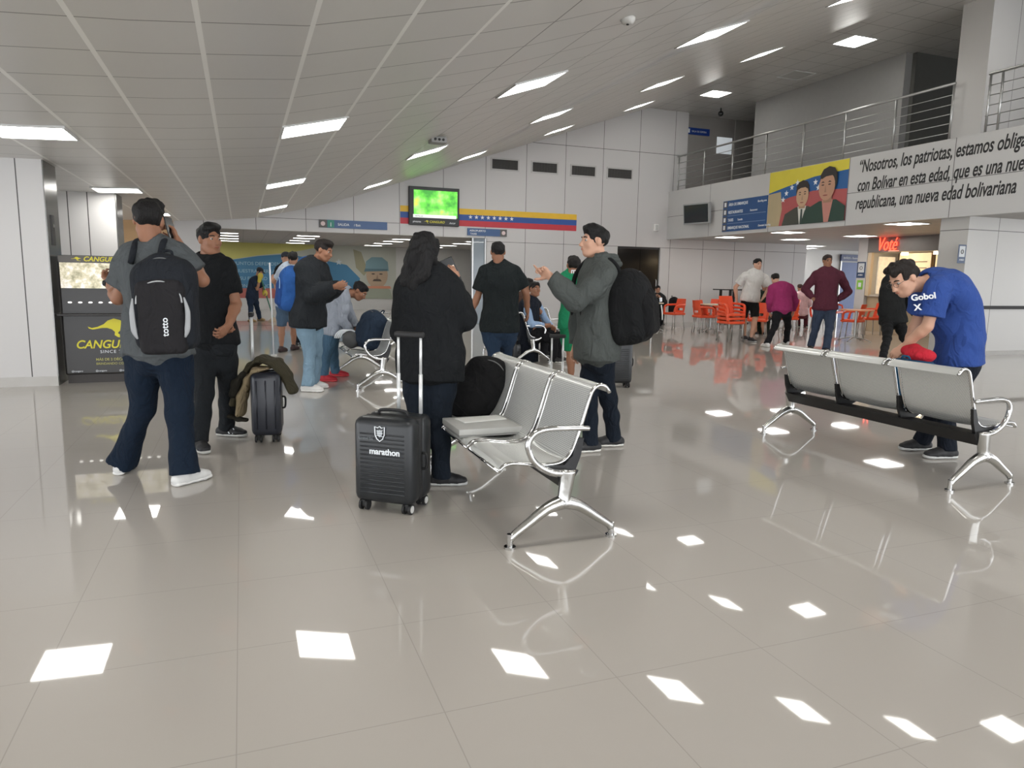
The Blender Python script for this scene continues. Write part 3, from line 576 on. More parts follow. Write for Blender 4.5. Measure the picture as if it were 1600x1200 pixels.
def ov(x, z, a, b, n=20): return [(F0+x+a*math.cos(q), z+b*math.sin(q)) for q in np.linspace(0, 2*math.pi, n+1)[:-1]]
mu([(F0-.9, 2.3), (F0-.6, 2.2), (F0-.35, 1.5), (F0-.5, 1.3), (F0-.8, 1.6)], 'raised_arm', (150, 146, 120), 4); mu(ov(0, 1.35, .42, .52), 'face', (176, 152, 128), 5); mu([(F0-.6, .42), (F0+.62, .42), (F0+.5, .78), (F0+.2, .95), (F0-.2, .95), (F0-.5, .78)], 'shirt', (150, 156, 140), 4)
mu([(F0-.46, 1.5), (F0+.46, 1.5), (F0+.42, 1.85), (F0+.2, 2.02), (F0-.2, 2.02), (F0-.42, 1.85)], 'cap', (112, 142, 150), 6); mu([(F0-.5, 1.46), (F0+.4, 1.5), (F0+.42, 1.58), (F0-.46, 1.58)], 'cap_peak', (84, 112, 122), 7)
for s_ in (-.15, .15): mu(ov(s_, 1.38, .07, .025, 10), 'eye', (74, 62, 54), 8)
mu([(F0-.05, 1.18), (F0+.06, 1.18), (F0+.01, 1.36)], 'nose', (146, 122, 102), 8); mu([(F0-.18, 1.1), (F0+.18, 1.1), (F0+.12, 1.18), (F0-.12, 1.18)], 'moustache', (78, 66, 58), 8)
mu([(F0-.9, .82), (F0+.55, .82), (F0+.5, .92), (F0-.85, .90)], 'orange_band', (206, 140, 112), 8)
# ---------------------------------------------------------------- food stall with the red neon sign
SX = 16.6
st(MB().box((SX, 15.62, 0), (SX+.5, 15.95, 2.6)).build('wall_stall_column', m_white)); st(MB().box((SX+2.6, 10.2, 0), (SX+2.7, 15.95, 2.6)).build('wall_stall_back', mat('stall_wood', (198, 172, 138), .5, bump=.2, scale=8, var=.12)))
st(MB().box((SX+.5, 15.85, 0), (SX+2.6, 15.95, 2.6)).build('wall_stall_side', m_white))
t = thing('food_stall', 'food stall with grey header, wooden counter and lit menu boards under the balcony', 'stall', (SX, 13.2, 0))
MB().box((-.02, -2.9, 2.2), (.5, 2.41, 2.6)).build('header', mat('stall_header', (122, 118, 114), .4, metal=.4), t)
MB().box((.1, -2.9, 0), (.7, 2.4, .98)).build('counter', mat('counter_front', (176, 156, 128), .5, bump=.2, scale=10), t); MB().box((.05, -2.9, .98), (.75, 2.4, 1.03), .01).build('countertop', mat('countertop', (206, 198, 186), .3), t)
MB().box((.0, 2.28, 1.0), (.1, 2.40, 2.2)).build('post', mat('stall_post', (208, 190, 160), .5), t)
m_menu = mat('menu_glow', (222, 198, 160), .5, var=.25, vscale=6, emit=.5)
for q in range(4): 
    y_ = 1.72-q*1.15; f_ = MB().box((1.0, y_-.48, 1.12), (1.04, y_+.5, 2.2)).build('menu_board', m_menu, t); MB().box((.98, y_-.5, 1.07), (1.0, y_+.52, 1.12)).box((.98, y_+.5, 1.12), (1.0, y_+.53, 2.2)).build('board_rail', mat('rail_dk', (60, 50, 42), .5), f_)
    for j in range(5): MB().box((.985, y_-.4, 1.95-j*.17), (1.0, y_+.3-.06*(j % 3), 1.97-j*.17)).build('menu_line', mat('menu_ink', (120, 92, 66), .6), f_)
for q in range(5): MB().cyl((.7, 1.8-q*1.0, 2.2), (.7, 1.8-q*1.0, 2.14), .09).build('spot_lamp', mat('warm_lamp', (255, 226, 178), .5, var=0, emit=14), t)
MB().box((.4, 2.36, 1.05), (1.0, 2.4, 2.1)).build('side_board', mat('paper_board', (226, 214, 190), .6, var=.3, vscale=12, emit=.25), t)
t = thing('neon_sign', 'red glowing script neon sign on the grey stall header', 'neon sign', (0, 0, 0)); m_neon = mat('neon_red', (255, 62, 40), .4, var=0, emit=2.6)
p = pX(1372, 392, SX-.06); p2 = pX(1404, 390, SX-.06)
text_mesh('neon_lettering', 'Voté', .50, (SX-.06, p[1]+.05, 2.25), UX, BZ, m_neon, t, shear=.3, bold=-.006, depth=.01, sx=(p[1]-p2[1])/1.02, spacing=1.0); MB().box((SX-.07, p2[1]-.02, 2.215), (SX-.06, p[1]-.35, 2.23)).build('underline', mat('neon_under', (250, 150, 120), .4, emit=1), t)
MB().box((SX-.04, p2[1]+.1, 2.3), (SX-.02, p2[1]+.14, 2.34)).box((SX-.06, p2[1]+.1, 2.3), (SX-.04, p2[1]+.12, 2.32)).build('bracket', m_blkp, t)
poster('small navy poster on the white stall pillar by the blue door', (SX-.004, 15.79, 1.72), UX, .3, .45); t = thing('safety_sign', 'small green square sign below the poster on the stall pillar', 'sign', (SX-.004, 15.79, 1.3)); MB().box((0-.006, -.1, -.13), (0, .1, .13)).build('plate', mat('sign_green', (130, 190, 70), .5), t); MB().box((-.009, -.05, -.06), (-.006, .05, .06)).build('icon', m_txtw, t)
t = thing('wall_sign', 'navy sign above the blue door on the far right', 'sign', (0, 0, 0)); MB().box((BX0-.1, 21.88, 2.2), (BX1+.35, 21.95, 2.45)).build('board', mat('sign_navy', (40, 54, 96), .4), t); text_mesh('lettering', 'BAÑOS / Restroom', .11, (BX0, 21.875, 2.28), BX, BZ, m_txtw, t)
# ---------------------------------------------------------------- check-in desk seen through the opening
t = thing('check_in_stand', 'black stand with a small screen and thin shelves in the bright rear hall', 'check-in stand', (6.35, 22.4, 0))
MB().box((-.04, -.03, .0), (.04, .03, 1.0)).box((-.2, -.2, 0), (.2, .2, .03)).build('stand', m_blkp, t); MB().box((-.75, -.2, 1.1), (.35, .2, 1.14)).build('shelf', m_blkp, t); MB().box((-.25, -.15, .84), (.35, .15, .87)).build('shelf', m_blkp, t); MB().box((-.03, -.03, 1.14), (.03, .03, 1.2)).box((-.17, -.03, 1.2), (.17, .02, 1.46)).build('screen', m_dglass, t)
MB().box((-.62, -.06, 1.14), (-.42, .06, 1.34), .02).build('card_reader', m_blkp, t)
def PX(x, y, dep): d = ray(x, y); return CC+d*dep/(d@HF)     # point at a given horizontal distance in front of the camera
# ================================================================ benches
m_chr = mat('chrome', (196, 196, 195), .08, metal=1., var=.02); m_cast = mat('cast_chrome', (196, 196, 193), .22, metal=1., bump=.06, scale=30, var=.03); m_blk = mat('black_metal', (26, 26, 27), .4, metal=.2)
def perf(name, rgb):
    mt = bpy.data.materials.new(name); mt.use_nodes = True; nt = mt.node_tree; b = nt.nodes['Principled BSDF']
    uv = nt.nodes.new('ShaderNodeTexCoord'); sp = nt.nodes.new('ShaderNodeSeparateXYZ'); nt.links.new(uv.outputs['UV'], sp.inputs[0])
    P = .011; u_ = math_node(nt, 'DIVIDE', sp.outputs[0], P); v_ = math_node(nt, 'DIVIDE', sp.outputs[1], P*.87)
    row = math_node(nt, 'FLOOR', v_); u2 = math_node(nt, 'ADD', u_, math_node(nt, 'MULTIPLY', row, .5))
    fu = math_node(nt, 'SUBTRACT', math_node(nt, 'FRACT', u2), .5); fv = math_node(nt, 'SUBTRACT', math_node(nt, 'FRACT', v_), .5)
    d = math_node(nt, 'SQRT', math_node(nt, 'ADD', math_node(nt, 'MULTIPLY', fu, fu), math_node(nt, 'MULTIPLY', fv, fv)))
    hole = math_node(nt, 'LESS_THAN', d, .27); hole = math_node(nt, 'MULTIPLY', hole, math_node(nt, 'LESS_THAN', math_node(nt, 'ABSOLUTE', math_node(nt, 'SUBTRACT', sp.outputs[1], .42)), .34))
    mx = nt.nodes.new('ShaderNodeMix'); mx.data_type = 'RGBA'; nt.links.new(hole, mx.inputs[0]); mx.inputs[6].default_value = (*lin(rgb), 1); mx.inputs[7].default_value = (*lin((128, 128, 126)), 1)
    nt.links.new(mx.outputs[2], b.inputs['Base Color']); b.inputs['Metallic'].default_value = .5; b.inputs['Roughness'].default_value = .33
    MC[name] = mt; return mt
m_perf = perf('perforated_steel', (214, 215, 212))
PROF = [(.028, .755), (.045, .782), (.075, .797), (.105, .790), (.128, .765), (.148, .71), (.175, .62), (.2, .54), (.225, .475), (.255, .430), (.3, .406), (.37, .400), (.45, .408), (.53, .420), (.575, .420), (.605, .408), (.625, .385)]
def prof_smooth(n=3):
    P = [np.array(p) for p in PROF]; Q = []; E = [2*P[0]-P[1]]+P+[2*P[-1]-P[-2]]
    for i in range(1, len(E)-2):
        a, b, c, d = E[i-1], E[i], E[i+1], E[i+2]
        for k in range(n): t = k/n; Q.append(.5*((2*b)+(-a+c)*t+(2*a-5*b+4*c-d)*t*t+(-a+3*b-3*c+d)*t**3))
    return Q+[P[-1]]
def seat_shell(x0, x1, par):
    Q = prof_smooth(); bm = bmesh.new(); uv = bm.loops.layers.uv.new('UVMap'); arc = [0.]
    for i in range(1, len(Q)): arc.append(arc[-1]+float(np.linalg.norm(Q[i]-Q[i-1])))
    N = []
    for i in range(len(Q)): t = Q[min(i+1, len(Q)-1)]-Q[max(i-1, 0)]; t = t/np.linalg.norm(t); N.append(np.array([t[1], -t[0]]))
    xs = np.linspace(x0, x1, 9); G = []
    for sgn in (0, 1):
        G.append([[bm.verts.new((x, (q+n_*(-.004 if sgn else 0))[0], (q+n_*(-.004 if sgn else 0))[1]-(.012*(1-((x-x0)/(x1-x0)*2-1)**2)) if 9 < i/3 < 15 else (q+n_*(-.004 if sgn else 0))[1])) for x in xs] for i, (q, n_) in enumerate(zip(Q, N))])
    for sgn in (0, 1):
        for i in range(len(Q)-1):
            for j in range(len(xs)-1):
                vs = [G[sgn][i][j], G[sgn][i+1][j], G[sgn][i+1][j+1], G[sgn][i][j+1]]
                f = bm.faces.new(vs if sgn else vs[::-1])
                U = [(xs[j], arc[i]), (xs[j], arc[i+1]), (xs[j+1], arc[i+1]), (xs[j+1], arc[i])]; U = U if sgn else U[::-1]
                for l, c in zip(f.loops, U): l[uv].uv = c
    for i in range(len(Q)-1):
        for j in (0, -1): bm.faces.new((G[0][i][j], G[0][i+1][j], G[1][i+1][j], G[1][i][j]))
    for j in range(len(xs)-1):
        for i in (0, -1): bm.faces.new((G[0][i][j], G[0][i][j+1], G[1][i][j+1], G[1][i][j]))
    bmesh.ops.recalc_face_normals(bm, faces=bm.faces); me = bpy.data.meshes.new('seat_shell'); bm.to_mesh(me); bm.free(); me.polygons.foreach_set('use_smooth', [True]*len(me.polygons)); me.set_sharp_from_angle(angle=.8)
    s = link('seat_shell', me, m_perf, par)
    for x in (x0, x1): MB().tube([(x, q[0], q[1]) for q in prof_smooth(2)], .0105, 8, False).build('edge_tube', m_chr, s, True)
    MB().tube([(x0, PROF[-1][0], PROF[-1][1]), (x1, PROF[-1][0], PROF[-1][1])], .009, 8, False).build('front_lip', m_chr, s, True)
    return s
def bench(label, n, loc, rz, grp, arms=(1, 1), U=.58):
    t = thing('waiting_bench', label, 'bench', loc, rz, grp); L = U*n
    for k in range(n): seat_shell(U*k+.022, U*k+U-.022, t)
    b = MB(); b.prism([(.20, .365), (.33, .365), (.30, .285), (.25, .285)], (0, 0, 0), (0, 1, 0), (0, 0, 1), L).build('beam', m_blk, t)
    for k in range(n+1):
        x = U*k; x = min(max(x, .012), L-.012)
        MB().prism([(.22, .36), (.36, .36), (.44, .395), (.28, .398), (.235, .44), (.20, .53), (.175, .53), (.19, .44)], (x-.011, 0, 0), (0, 1, 0), (0, 0, 1), .022).build('bracket', m_blk, t)
    for e, x in enumerate((-.018, L+.018)):
        lg = MB(); lg.tube([(x, .27, .38), (x, .275, .32), (x, .285, .25), (x, .29, .195)], [.042, .038, .034, .038], 14)
        lg.tube([(x, .29, .215), (x, .20, .185), (x, .11, .125), (x, .03, .07), (x, .012, .045)], [.038, .030, .024, .020, .018], 12); lg.tube([(x, .29, .215), (x, .38, .185), (x, .47, .125), (x, .55, .07), (x, .572, .045)], [.038, .030, .024, .020, .018], 12)
        lo = lg.build('leg', m_cast, t, True)
        for y in (.01, .575): MB().cyl((x, y, .0), (x, y, .012), .030, 18).cyl((x, y, .012), (x, y, .075), .016, 12).build('foot', m_chr, lo, .6)
        if arms[e]: MB().tube([(x, .29, .36), (x, .36, .372), (x, .43, .41), (x, .475, .465), (x, .487, .525), (x, .455, .575), (x, .39, .592), (x, .30, .592), (x, .2, .588), (x, .158, .585)], [.02, .019, .017, .016, .016, .016, .0155, .015, .014, .013], 12, sub=5).build('armrest', m_chr, t, True)
    return t
G_ = 'three seat perforated steel waiting benches'
PI = math.pi
bench('steel bench in the centre foreground, its near leg closest to the camera', 3, (1.775, 3.175, 0), PI/2, G_, U=.53)
def bcopy(lab, x, y, rz): return dup(bpy.data.objects['waiting_bench'], (x, y, 0), rz, lab, G_)
bench('steel bench seen from behind in front of the blue shirted man', 3, (4.27, 4.97, 0), -PI/2, G_, U=.585)
bcopy('steel bench with a navy bag beside the grey shirted bending man', 1.80, 8.3, PI/2)
bcopy('steel bench beyond the walking man, half hidden by the long haired person', 2.95, 12.6, PI/2)
bcopy('steel bench that carries the seated man in a dark vest', 3.98, 11.95, -PI/2)
bcopy('steel bench behind the green uniformed man', 5.1, 13.6, -PI/2)
# ---------------------------------------------------------------- cases
m_case = mat('black_shell', (29, 31, 33), .38, bump=.05, scale=120, var=.05); m_rub = mat('rubber', (24, 24, 25), .6); m_wht = mat('wheel_white', (206, 206, 202), .4)
def ridged(name, rgb, vertical=False):
    mt = mat(name, rgb, .36, var=.04); nt = mt.node_tree; b = nt.nodes['Principled BSDF']; tc = nt.nodes.new('ShaderNodeTexCoord'); wv = nt.nodes.new('ShaderNodeTexWave'); wv.bands_direction = 'X' if vertical else 'Z'
    wv.inputs['Scale'].default_value = 12 if not vertical else 6; nt.links.new(tc.outputs['Object'], wv.inputs[0]); bp = nt.nodes.new('ShaderNodeBump'); bp.inputs['Strength'].default_value = .7; bp.inputs['Distance'].default_value = .006
    nt.links.new(wv.outputs[1], bp.inputs['Height']); nt.links.new(bp.outputs[0], b.inputs['Normal']); return mt
def suitcase(label, loc, rz, w, d, h, mt, hz, hw=None, handle_mat=None, hub=m_wht, grp=None, ridge=True, hox=0.):
    """front faces -y"""
    t = thing('suitcase', label, 'suitcase', loc, rz, grp); z0 = .055; r = .045
    MB().box((-w/2, -d/2, z0), (w/2, -.012, h), r).build('front_shell', mt, t, .6); MB().box((-w/2, .012, z0), (w/2, d/2, h), r).build('back_shell', mt, t, .6)
    MB().box((-w/2+.006, -.02, z0+.006), (w/2-.006, .02, h-.006), .02).build('zip_band', m_rub, t, .6)
    if ridge:
        k = int((h-z0-.12)/.024)
        for i in range(k):
            z = z0+.065+i*.024; MB().tube([(-w/2+.05, -d/2-.0005, z), (w/2-.05, -d/2-.0005, z)], .005, 6, False).build('ridge', mt, t, True)
    else:
        for x in (-w*.3, 0, w*.3): MB().tube([(x, -d/2-.001, z0+.06), (x, -d/2-.001, h-.06)], .006, 6, False).build('ridge', mt, t, True)
    MB().tube([(-.09, 0, h-.002), (-.08, 0, h+.022), (0, 0, h+.028), (.08, 0, h+.022), (.09, 0, h-.002)], .009, 8).build('carry_handle', m_rub, t, True)
    MB().tube([(w/2-.002, 0, h*.45), (w/2+.022, 0, h*.47), (w/2+.024, 0, h*.6), (w/2-.002, 0, h*.62)], .008, 8).build('side_handle', m_rub, t, True)
    for sx in (-1, 1):
        for sy in (-1, 1):
            x, y = sx*(w/2-.05), sy*(d/2-.045); W_ = MB(); W_.cyl((x-.012, y, .03), (x-.026, y, .03), .030, 20).cyl((x+.012, y, .03), (x+.026, y, .03), .030, 20); wo = W_.build('wheel', m_rub, t, .6)
            MB().cyl((x+sx*.0262, y, .03), (x+sx*.029, y, .03), .021, 16).build('hub', hub, wo, .6); MB().box((x-.011, y-.02, .02), (x+.011, y+.02, .07), .006).build('caster_fork', m_rub, t, .6)
    if hz:
        hw = hw or w*.36
        for sx in (-1, 1): MB().tube([(hox+sx*hw/2, d/2-.05, h-.02), (hox+sx*hw/2, d/2-.05, (h+hz)/2)], .011, 10, False).tube([(hox+sx*hw/2, d/2-.05, (h+hz)/2), (hox+sx*hw/2, d/2-.05, hz-.01)], .008, 10, False).build('telescopic_tube', handle_mat or m_alu, t, True)
        MB().box((hox-hw/2-.022, d/2-.067, hz-.018), (hox+hw/2+.022, d/2-.033, hz+.014), .01).build('grip', m_rub, t, .6)
    return t
m_hs = mat('white_tube', (214, 216, 216), .3, metal=.3)
_fw = np.array([math.sin(math.radians(14)), 0, 0])
a, b_ = fl(562, 796), fl(641, 806); rzA = math.atan2(b_[1]-a[1], b_[0]-a[0]); mid = (a+b_)/2; nA = np.array([-math.sin(rzA), math.cos(rzA), 0])
cA = mid+nA*.115; tA = suitcase('large black ridged suitcase with a white crest standing by the foreground bench', (cA[0], cA[1], 0), rzA, .37, .28, .545, mat('ridge_shell', (27, 30, 33), .38, var=.04), 1.0, .14, m_hs, hox=.06)
text_mesh('lettering', 'marathon', .048, (-.075, -.147, .345), BX, BZ, m_txtw, tA, bold=.03, depth=.001); text_mesh('lettering', 'Limited Ed.', .02, (-.14, -.147, .425), BX, BZ, mat('faint_grey', (120, 126, 130), .5), tA, depth=.001)
cr_ = [(-.03, .036), (-.012, .03), (0, .038), (.012, .03), (.03, .036), (.028, -.01), (.018, -.032), (0, -.046), (-.018, -.032), (-.028, -.01)]
MB().tube([(p[0]-.01, -.147, .465+p[1]) for p in cr_], .003, 6, False, True).build('crest_outline', m_txtw, tA); MB().prism([(p[0]*.55-.01, p[1]*.5) for p in cr_], (0, -.1465, .465), BX, BZ, .001).build('crest_shield', mat('crest_grey', (170, 176, 180), .5), tA)
for q in (-.011, 0, .011): MB().tube([(-.03, -.148, .465+q), (.01, -.148, .465+q*1.6)], .0015, 5, False).build('crest_band', m_txtw, tA)
# case B with the draped coat
a, b_ = fl(402, 692), fl(434, 690); rzB = math.atan2(b_[1]-a[1], b_[0]-a[0])-.1; nB = np.array([-math.sin(rzB), math.cos(rzB), 0]); cB = (a+b_)/2+nB*.13
tB = suitcase('narrow dark navy suitcase under a draped olive coat beside the man in black', (cB[0], cB[1], 0), rzB, .23, .34, .56, mat('navy_shell', (34, 37, 46), .35, var=.05), None, hub=m_rub, ridge=False)
hx = -.105
for sy in (.02, .12): MB().tube([(hx, sy, .50), (hx, sy, 1.0)], .008, 10, False).build('telescopic_tube', m_hs, tB, True)
MB().box((hx-.018, -.0, .985), (hx+.018, .14, 1.02), .008).build('grip', m_rub, tB, .6)
dB = float((cB-CC)@HF)
def drape(name, pts, dep, depth_w, th, mt, parent, k=.03, seed=0, off=(0, 0, 0)):
    f = Field(.008); P = [PX(x, y, dep) for x, y in pts]; P3 = P
    f.loft(P3, HF, [depth_w*(.8+.2*math.cos(i*1.7)) for i in range(len(P))], th, k); return f.mesh(name, mt, parent, off=off, amp=.006, freq=30, seed=seed)
tc_ = thing('coat', 'olive coat with beige lining draped over the narrow navy suitcase', 'coat', (cB[0], cB[1], .56)); o_ = (cB[0], cB[1], .56)
m_olive = cloth('olive', (66, 62, 48)); m_lining = cloth('beige_lining', (148, 132, 104)); m_olive2 = cloth('olive_dark', (50, 48, 40))
drape('coat_body', [(370, 628), (376, 596), (392, 572), (410, 560), (432, 566), (448, 588), (458, 610)], dB, .14, [.028, .03, .028, .026, .03, .036, .03], m_olive, tc_, seed=2, off=o_)
drape('lining', [(376, 646), (378, 618), (388, 592), (402, 578), (424, 574)], dB-.05, .10, [.03, .034, .03, .022, .016], m_lining, tc_, seed=4, off=o_)
drape('sleeve', [(364, 616), (368, 600), (380, 584)], dB-.1, .05, [.034, .03, .022], m_olive2, tc_, seed=6, off=o_); drape('hem', [(358, 650), (372, 654), (386, 656)], dB-.1, .05, [.012, .014, .012], m_olive2, tc_, seed=7, off=o_)
# other cases
p = fl(872, 600); suitcase('small black cabin case with a white telescopic handle beside the green uniformed man', tuple(PX(872, 530, 6.2)*[1, 1, 0]), -.35, .30, .2, .38, m_case, .83, .10, m_hs)
p = fl(972, 606); suitcase('black suitcase mostly hidden behind the man with the large backpack', (p[0], p[1]+.1, 0), -.3, .3, .22, .58, m_case, None, hub=m_rub)
p = fl(815, 565); suitcase('dark suitcase tucked under the seated men bench', (4.15, 10.6, 0), .2, .32, .22, .30, m_case, None, hub=m_rub)
p = fl(468, 598)
# ---------------------------------------------------------------- rucksacks and loose bags
def frame(up, out):   # columns: right, out, up
    u = nrm(up); o = np.array(out, float); o = nrm(o-u*(o@u)); return np.stack([np.cross(o, u), o, u], 1)
def backpack(label, c, up, out, w, d, h, rgb, pocket_rgb=None, trim=None, straps=None, res=.008, seed=1, handle=True, name='backpack', zipc=(110, 112, 112), cat='backpack', pocket_h=.42, taper=.8):
    """c: centre; out: away from the wearer"""
    c = np.array(c, float); R = frame(up, out); t = thing(name, label, cat, tuple(c)); m1 = cloth('bag_%d_%d_%d' % rgb, rgb, scale=260)
    L = lambda x, y, z: c+R@np.array([x, y, z])
    f = Field(res); f.rbox(L(0, 0, -h*.06), (w/2, d/2, h*.44), min(w, d)*.34, R, 0); f.ell(L(0, 0, h*.22), (w*.46*taper+.04, d*.46, h*.28), R, .06); f.mesh('main_body', m1, t, off=c, amp=.005, freq=24, seed=seed)
    m2 = cloth('bag_%d_%d_%d' % (pocket_rgb or rgb), pocket_rgb or rgb, scale=260)
    f = Field(res); f.rbox(L(0, d*.42, -h*.16), (w*.38, d*.22, h*pocket_h*.6), min(w, d)*.2, R, 0); f.ell(L(0, d*.42, h*.08), (w*.36, d*.2, h*.16), R, .04); f.mesh('front_pocket', m2, t, off=c, amp=.003, freq=30, seed=seed+1)
    z_ = MB().tube([L(w*.40*math.cos(q), d*.30, h*.10+h*.34*math.sin(q)) for q in np.linspace(-.2, PI+.2, 13)], .004, 6); z_.build('zip', mat('zip_%d' % zipc[0], zipc, .5), t, True, off=c)
    if trim: MB().tube([L(w*.37*math.cos(q), d*.60, -h*.02+h*.22*math.sin(q)) for q in np.linspace(.0, PI, 13)], .005, 6).build('piping', mat('piping_%d' % trim[0], trim, .6), t, True, off=c)
    if handle: MB().tube([L(-.03, -d*.35, h*.47), L(-.02, -d*.4, h*.53), L(.02, -d*.4, h*.53), L(.03, -d*.35, h*.47)], .008, 8).build('grab_loop', m1, t, True, off=c)
    for s_ in (straps or []):
        s_ = [np.array(q) for q in s_]; n_ = len(s_); MB().tube(s_, .019, 8, flat=1, sub=4).build('strap', m1, t, True, off=c)
    return t, L, R
c = PX(752, 610, 4.72); b1, L1, R1 = backpack('black backpack leaning on the far seat of the foreground bench', PX(752, 610, 4.78), nrm(HR*.62+HZ*.78), (-.45, -.8, .35), .36, .24, .50, (30, 31, 32), res=.007, seed=11, pocket_h=.3, taper=.6)
b2, L2, R2 = backpack('navy bag on the second steel bench, beside the grey shirted bending man', (1.50, 8.95, .66), (.3, 0, 1), (-.9, -.4, .2), .36, .24, .50, (42, 54, 70), res=.01, seed=12)
hb = thing('helmet', 'black and white patterned helmet shaped bundle on the steel bench edge', 'bundle', (1.28, 9.05, .53)); f = Field(.01); f.ell((1.28, 9.05, .53), (.12, .13, .11), k=0); f.ell((1.22, 8.98, .56), (.07, .07, .06), k=.03); f.mesh('bundle_body', mat('bundle', (84, 84, 84), .6, var=.0), hb, off=(1.28, 9.05, .53), amp=.01, freq=30)
for q in range(4): MB().tube([(-.10+.02*q+.115*math.cos(a_), .04-.13*math.sin(a_)*.3-.02*q, .12*math.sin(a_)) for a_ in np.linspace(.1, 3.0, 7)], .010, 6).build('white_band', m_txtw, hb, True)
b3, L3, R3 = backpack('blue and teal bag on the steel bench under the bending man hands', (4.70, 3.92, .60), (0, 0, 1), (1, .2, 0), .40, .24, .38, (40, 84, 116), (44, 60, 80), res=.01, seed=13)
rd = thing('red_garment', 'crumpled red garment stuffed in the top of the blue bag', 'garment', (4.72, 3.9, .82)); f = Field(.008); f.ell((4.72, 3.88, .81), (.09, .10, .06), k=0); f.ell((4.76, 3.98, .83), (.06, .07, .05), k=.03); f.mesh('fabric', cloth('red_cloth', (186, 40, 54)), rd, off=(4.72, 3.9, .82), amp=.012, freq=45)
# flat box and paper on the bench
bx = thing('flat_box', 'flat pale grey box lying on the middle seat of the foreground bench', 'box', (1.36, 4.02, .425)); MB().box((-.22, -.17, 0), (.17, .2, .035), .004).build('lid', mat('box_grey', (176, 176, 172), .5), bx, .5); MB().box((-.215, -.165, -.012), (.165, .195, .0)).build('tray', mat('box_edge', (140, 140, 137), .5), bx)
pp = thing('paper_sheet', 'white folded paper on top of the flat grey box', 'paper', (1.38, 4.10, .4615)); MB().box((-.17, -.06, 0), (.12, .07, .006), 0, Matrix.Rotation(.15, 4, 'Z')).build('sheet', mat('paper', (222, 222, 218), .6), pp)
# ================================================================ cafe furniture
m_or = mat('orange_plastic', (232, 84, 46), .35, var=.05); m_leg = mat('leg_metal', (168, 168, 166), .3, metal=.9)
def chair(label, loc, rz, grp='orange cafe chairs'):
    """seat faces +y"""
    t = thing('cafe_chair', label, 'chair', loc, rz, grp)
    f = Field(.012); f.rbox((0, .0, .425), (.225, .22, .032), .02, k=0); s = f.mesh('seat', m_or, t)
    b = MB(); W = .2; n = 8
    bm = b.bm; g = []
    for i in range(7):
        z = .45+i*.064; r_ = []
        for j in range(n+1):
            a = (j/n-.5)*2; wv = W*(1-.12*(i/6)**2); x = a*wv; y = -.20-.02*i*.6+.035*a*a; r_.append((x, y, z))
        g.append(r_)
    F_ = [[bm.verts.new(p) for p in r_] for r_ in g]; B_ = [[bm.verts.new((p[0], p[1]-.014, p[2])) for p in r_] for r_ in g]
    for i in range(6):
        for j in range(n):
            if i == 1 and 1 < j < 6: continue
            bm.faces.new((F_[i][j], F_[i][j+1], F_[i+1][j+1], F_[i+1][j])); bm.faces.new((B_[i][j], B_[i+1][j], B_[i+1][j+1], B_[i][j+1]))
    for j in range(n): bm.faces.new((F_[0][j], F_[0][j+1], B_[0][j+1], B_[0][j])); bm.faces.new((F_[6][j], F_[6][j+1], B_[6][j+1], B_[6][j]))
    for i in range(6): bm.faces.new((F_[i][0], F_[i+1][0], B_[i+1][0], B_[i][0])); bm.faces.new((F_[i][n], F_[i+1][n], B_[i+1][n], B_[i][n]))
    b.build('backrest', m_or, t, .6)
    for s_ in (-1, 1): MB().tube([(s_*.19, -.21, .67), (s_*.235, -.08, .665), (s_*.24, .08, .65), (s_*.235, .15, .60), (s_*.21, .17, .45)], [.026, .028, .028, .028, .03], 8).build('armrest', m_or, t, True)
    for sx in (-1, 1):
        for sy in (-1, 1): MB().tube([(sx*.17, sy*.17, .43), (sx*.205, sy*.21, .0)], .0125, 8, False).build('leg', m_leg, t, True)
    return t
ch0 = None
def put_chair(lab, p, rz, z=0):
    global ch0
    if ch0 is None: ch0 = chair(lab, (p[0], p[1], z), rz); return ch0
    return dup(ch0, (p[0], p[1], z), rz, lab, 'orange cafe chairs')
q = fl(1052, 514); put_chair('orange chair facing left beside the seated child', q, PI/2+.1)
q = fl(1098, 520); put_chair('orange chair facing right at the left end of the pale table', q, -PI/2-.1)
q = fl(1140, 533)
for k in range(3): put_chair('orange chair, %s of the stack left of the white shirted man' % ('lowest', 'middle', 'topmost')[k], q, PI, k*.085)
q = fl(1126, 524); put_chair('orange chair pushed behind the stack near the pale table', q+np.array([.25, 1.0, 0]), PI+.4)
q = fl(1200, 530); put_chair('orange chair under the seated boy in dark green', q+np.array([0, .4, 0]), PI*.75)
q = fl(1249, 526)
for k in range(2): put_chair('orange chair, %s of the pair between magenta and burgundy men' % ('lower', 'upper')[k], q+np.array([0, .5, 0]), -.2, k*.085)
q = fl(1330, 528); put_chair('orange chair with its back to the camera right of the burgundy man', q, .45)
q = fl(1362, 524); put_chair('orange chair at the right side of the round table, next to the black jacket', q+np.array([.1, .2, 0]), 1.2)
q = fl(1306, 522); put_chair('orange chair partly hidden by the burgundy man hip', q+np.array([0, .6, 0]), -.6)
q = fl(1340, 512); put_chair('orange chair on the far side of the round table', q+np.array([0, 1.0, 0]), PI+.3)
q = fl(1257, 518); put_chair('orange chair far behind the gap between magenta and burgundy men', q+np.array([.5, 1.2, 0]), .5)
q = fl(1318, 524); put_chair('orange chair between the burgundy man and the round table', q+np.array([-.5, 1.7, 0]), -1.2)
q = fl(1150, 520); put_chair('orange chair behind the legs of the white shirted man', q+np.array([.3, 1.3, 0]), 2.4)
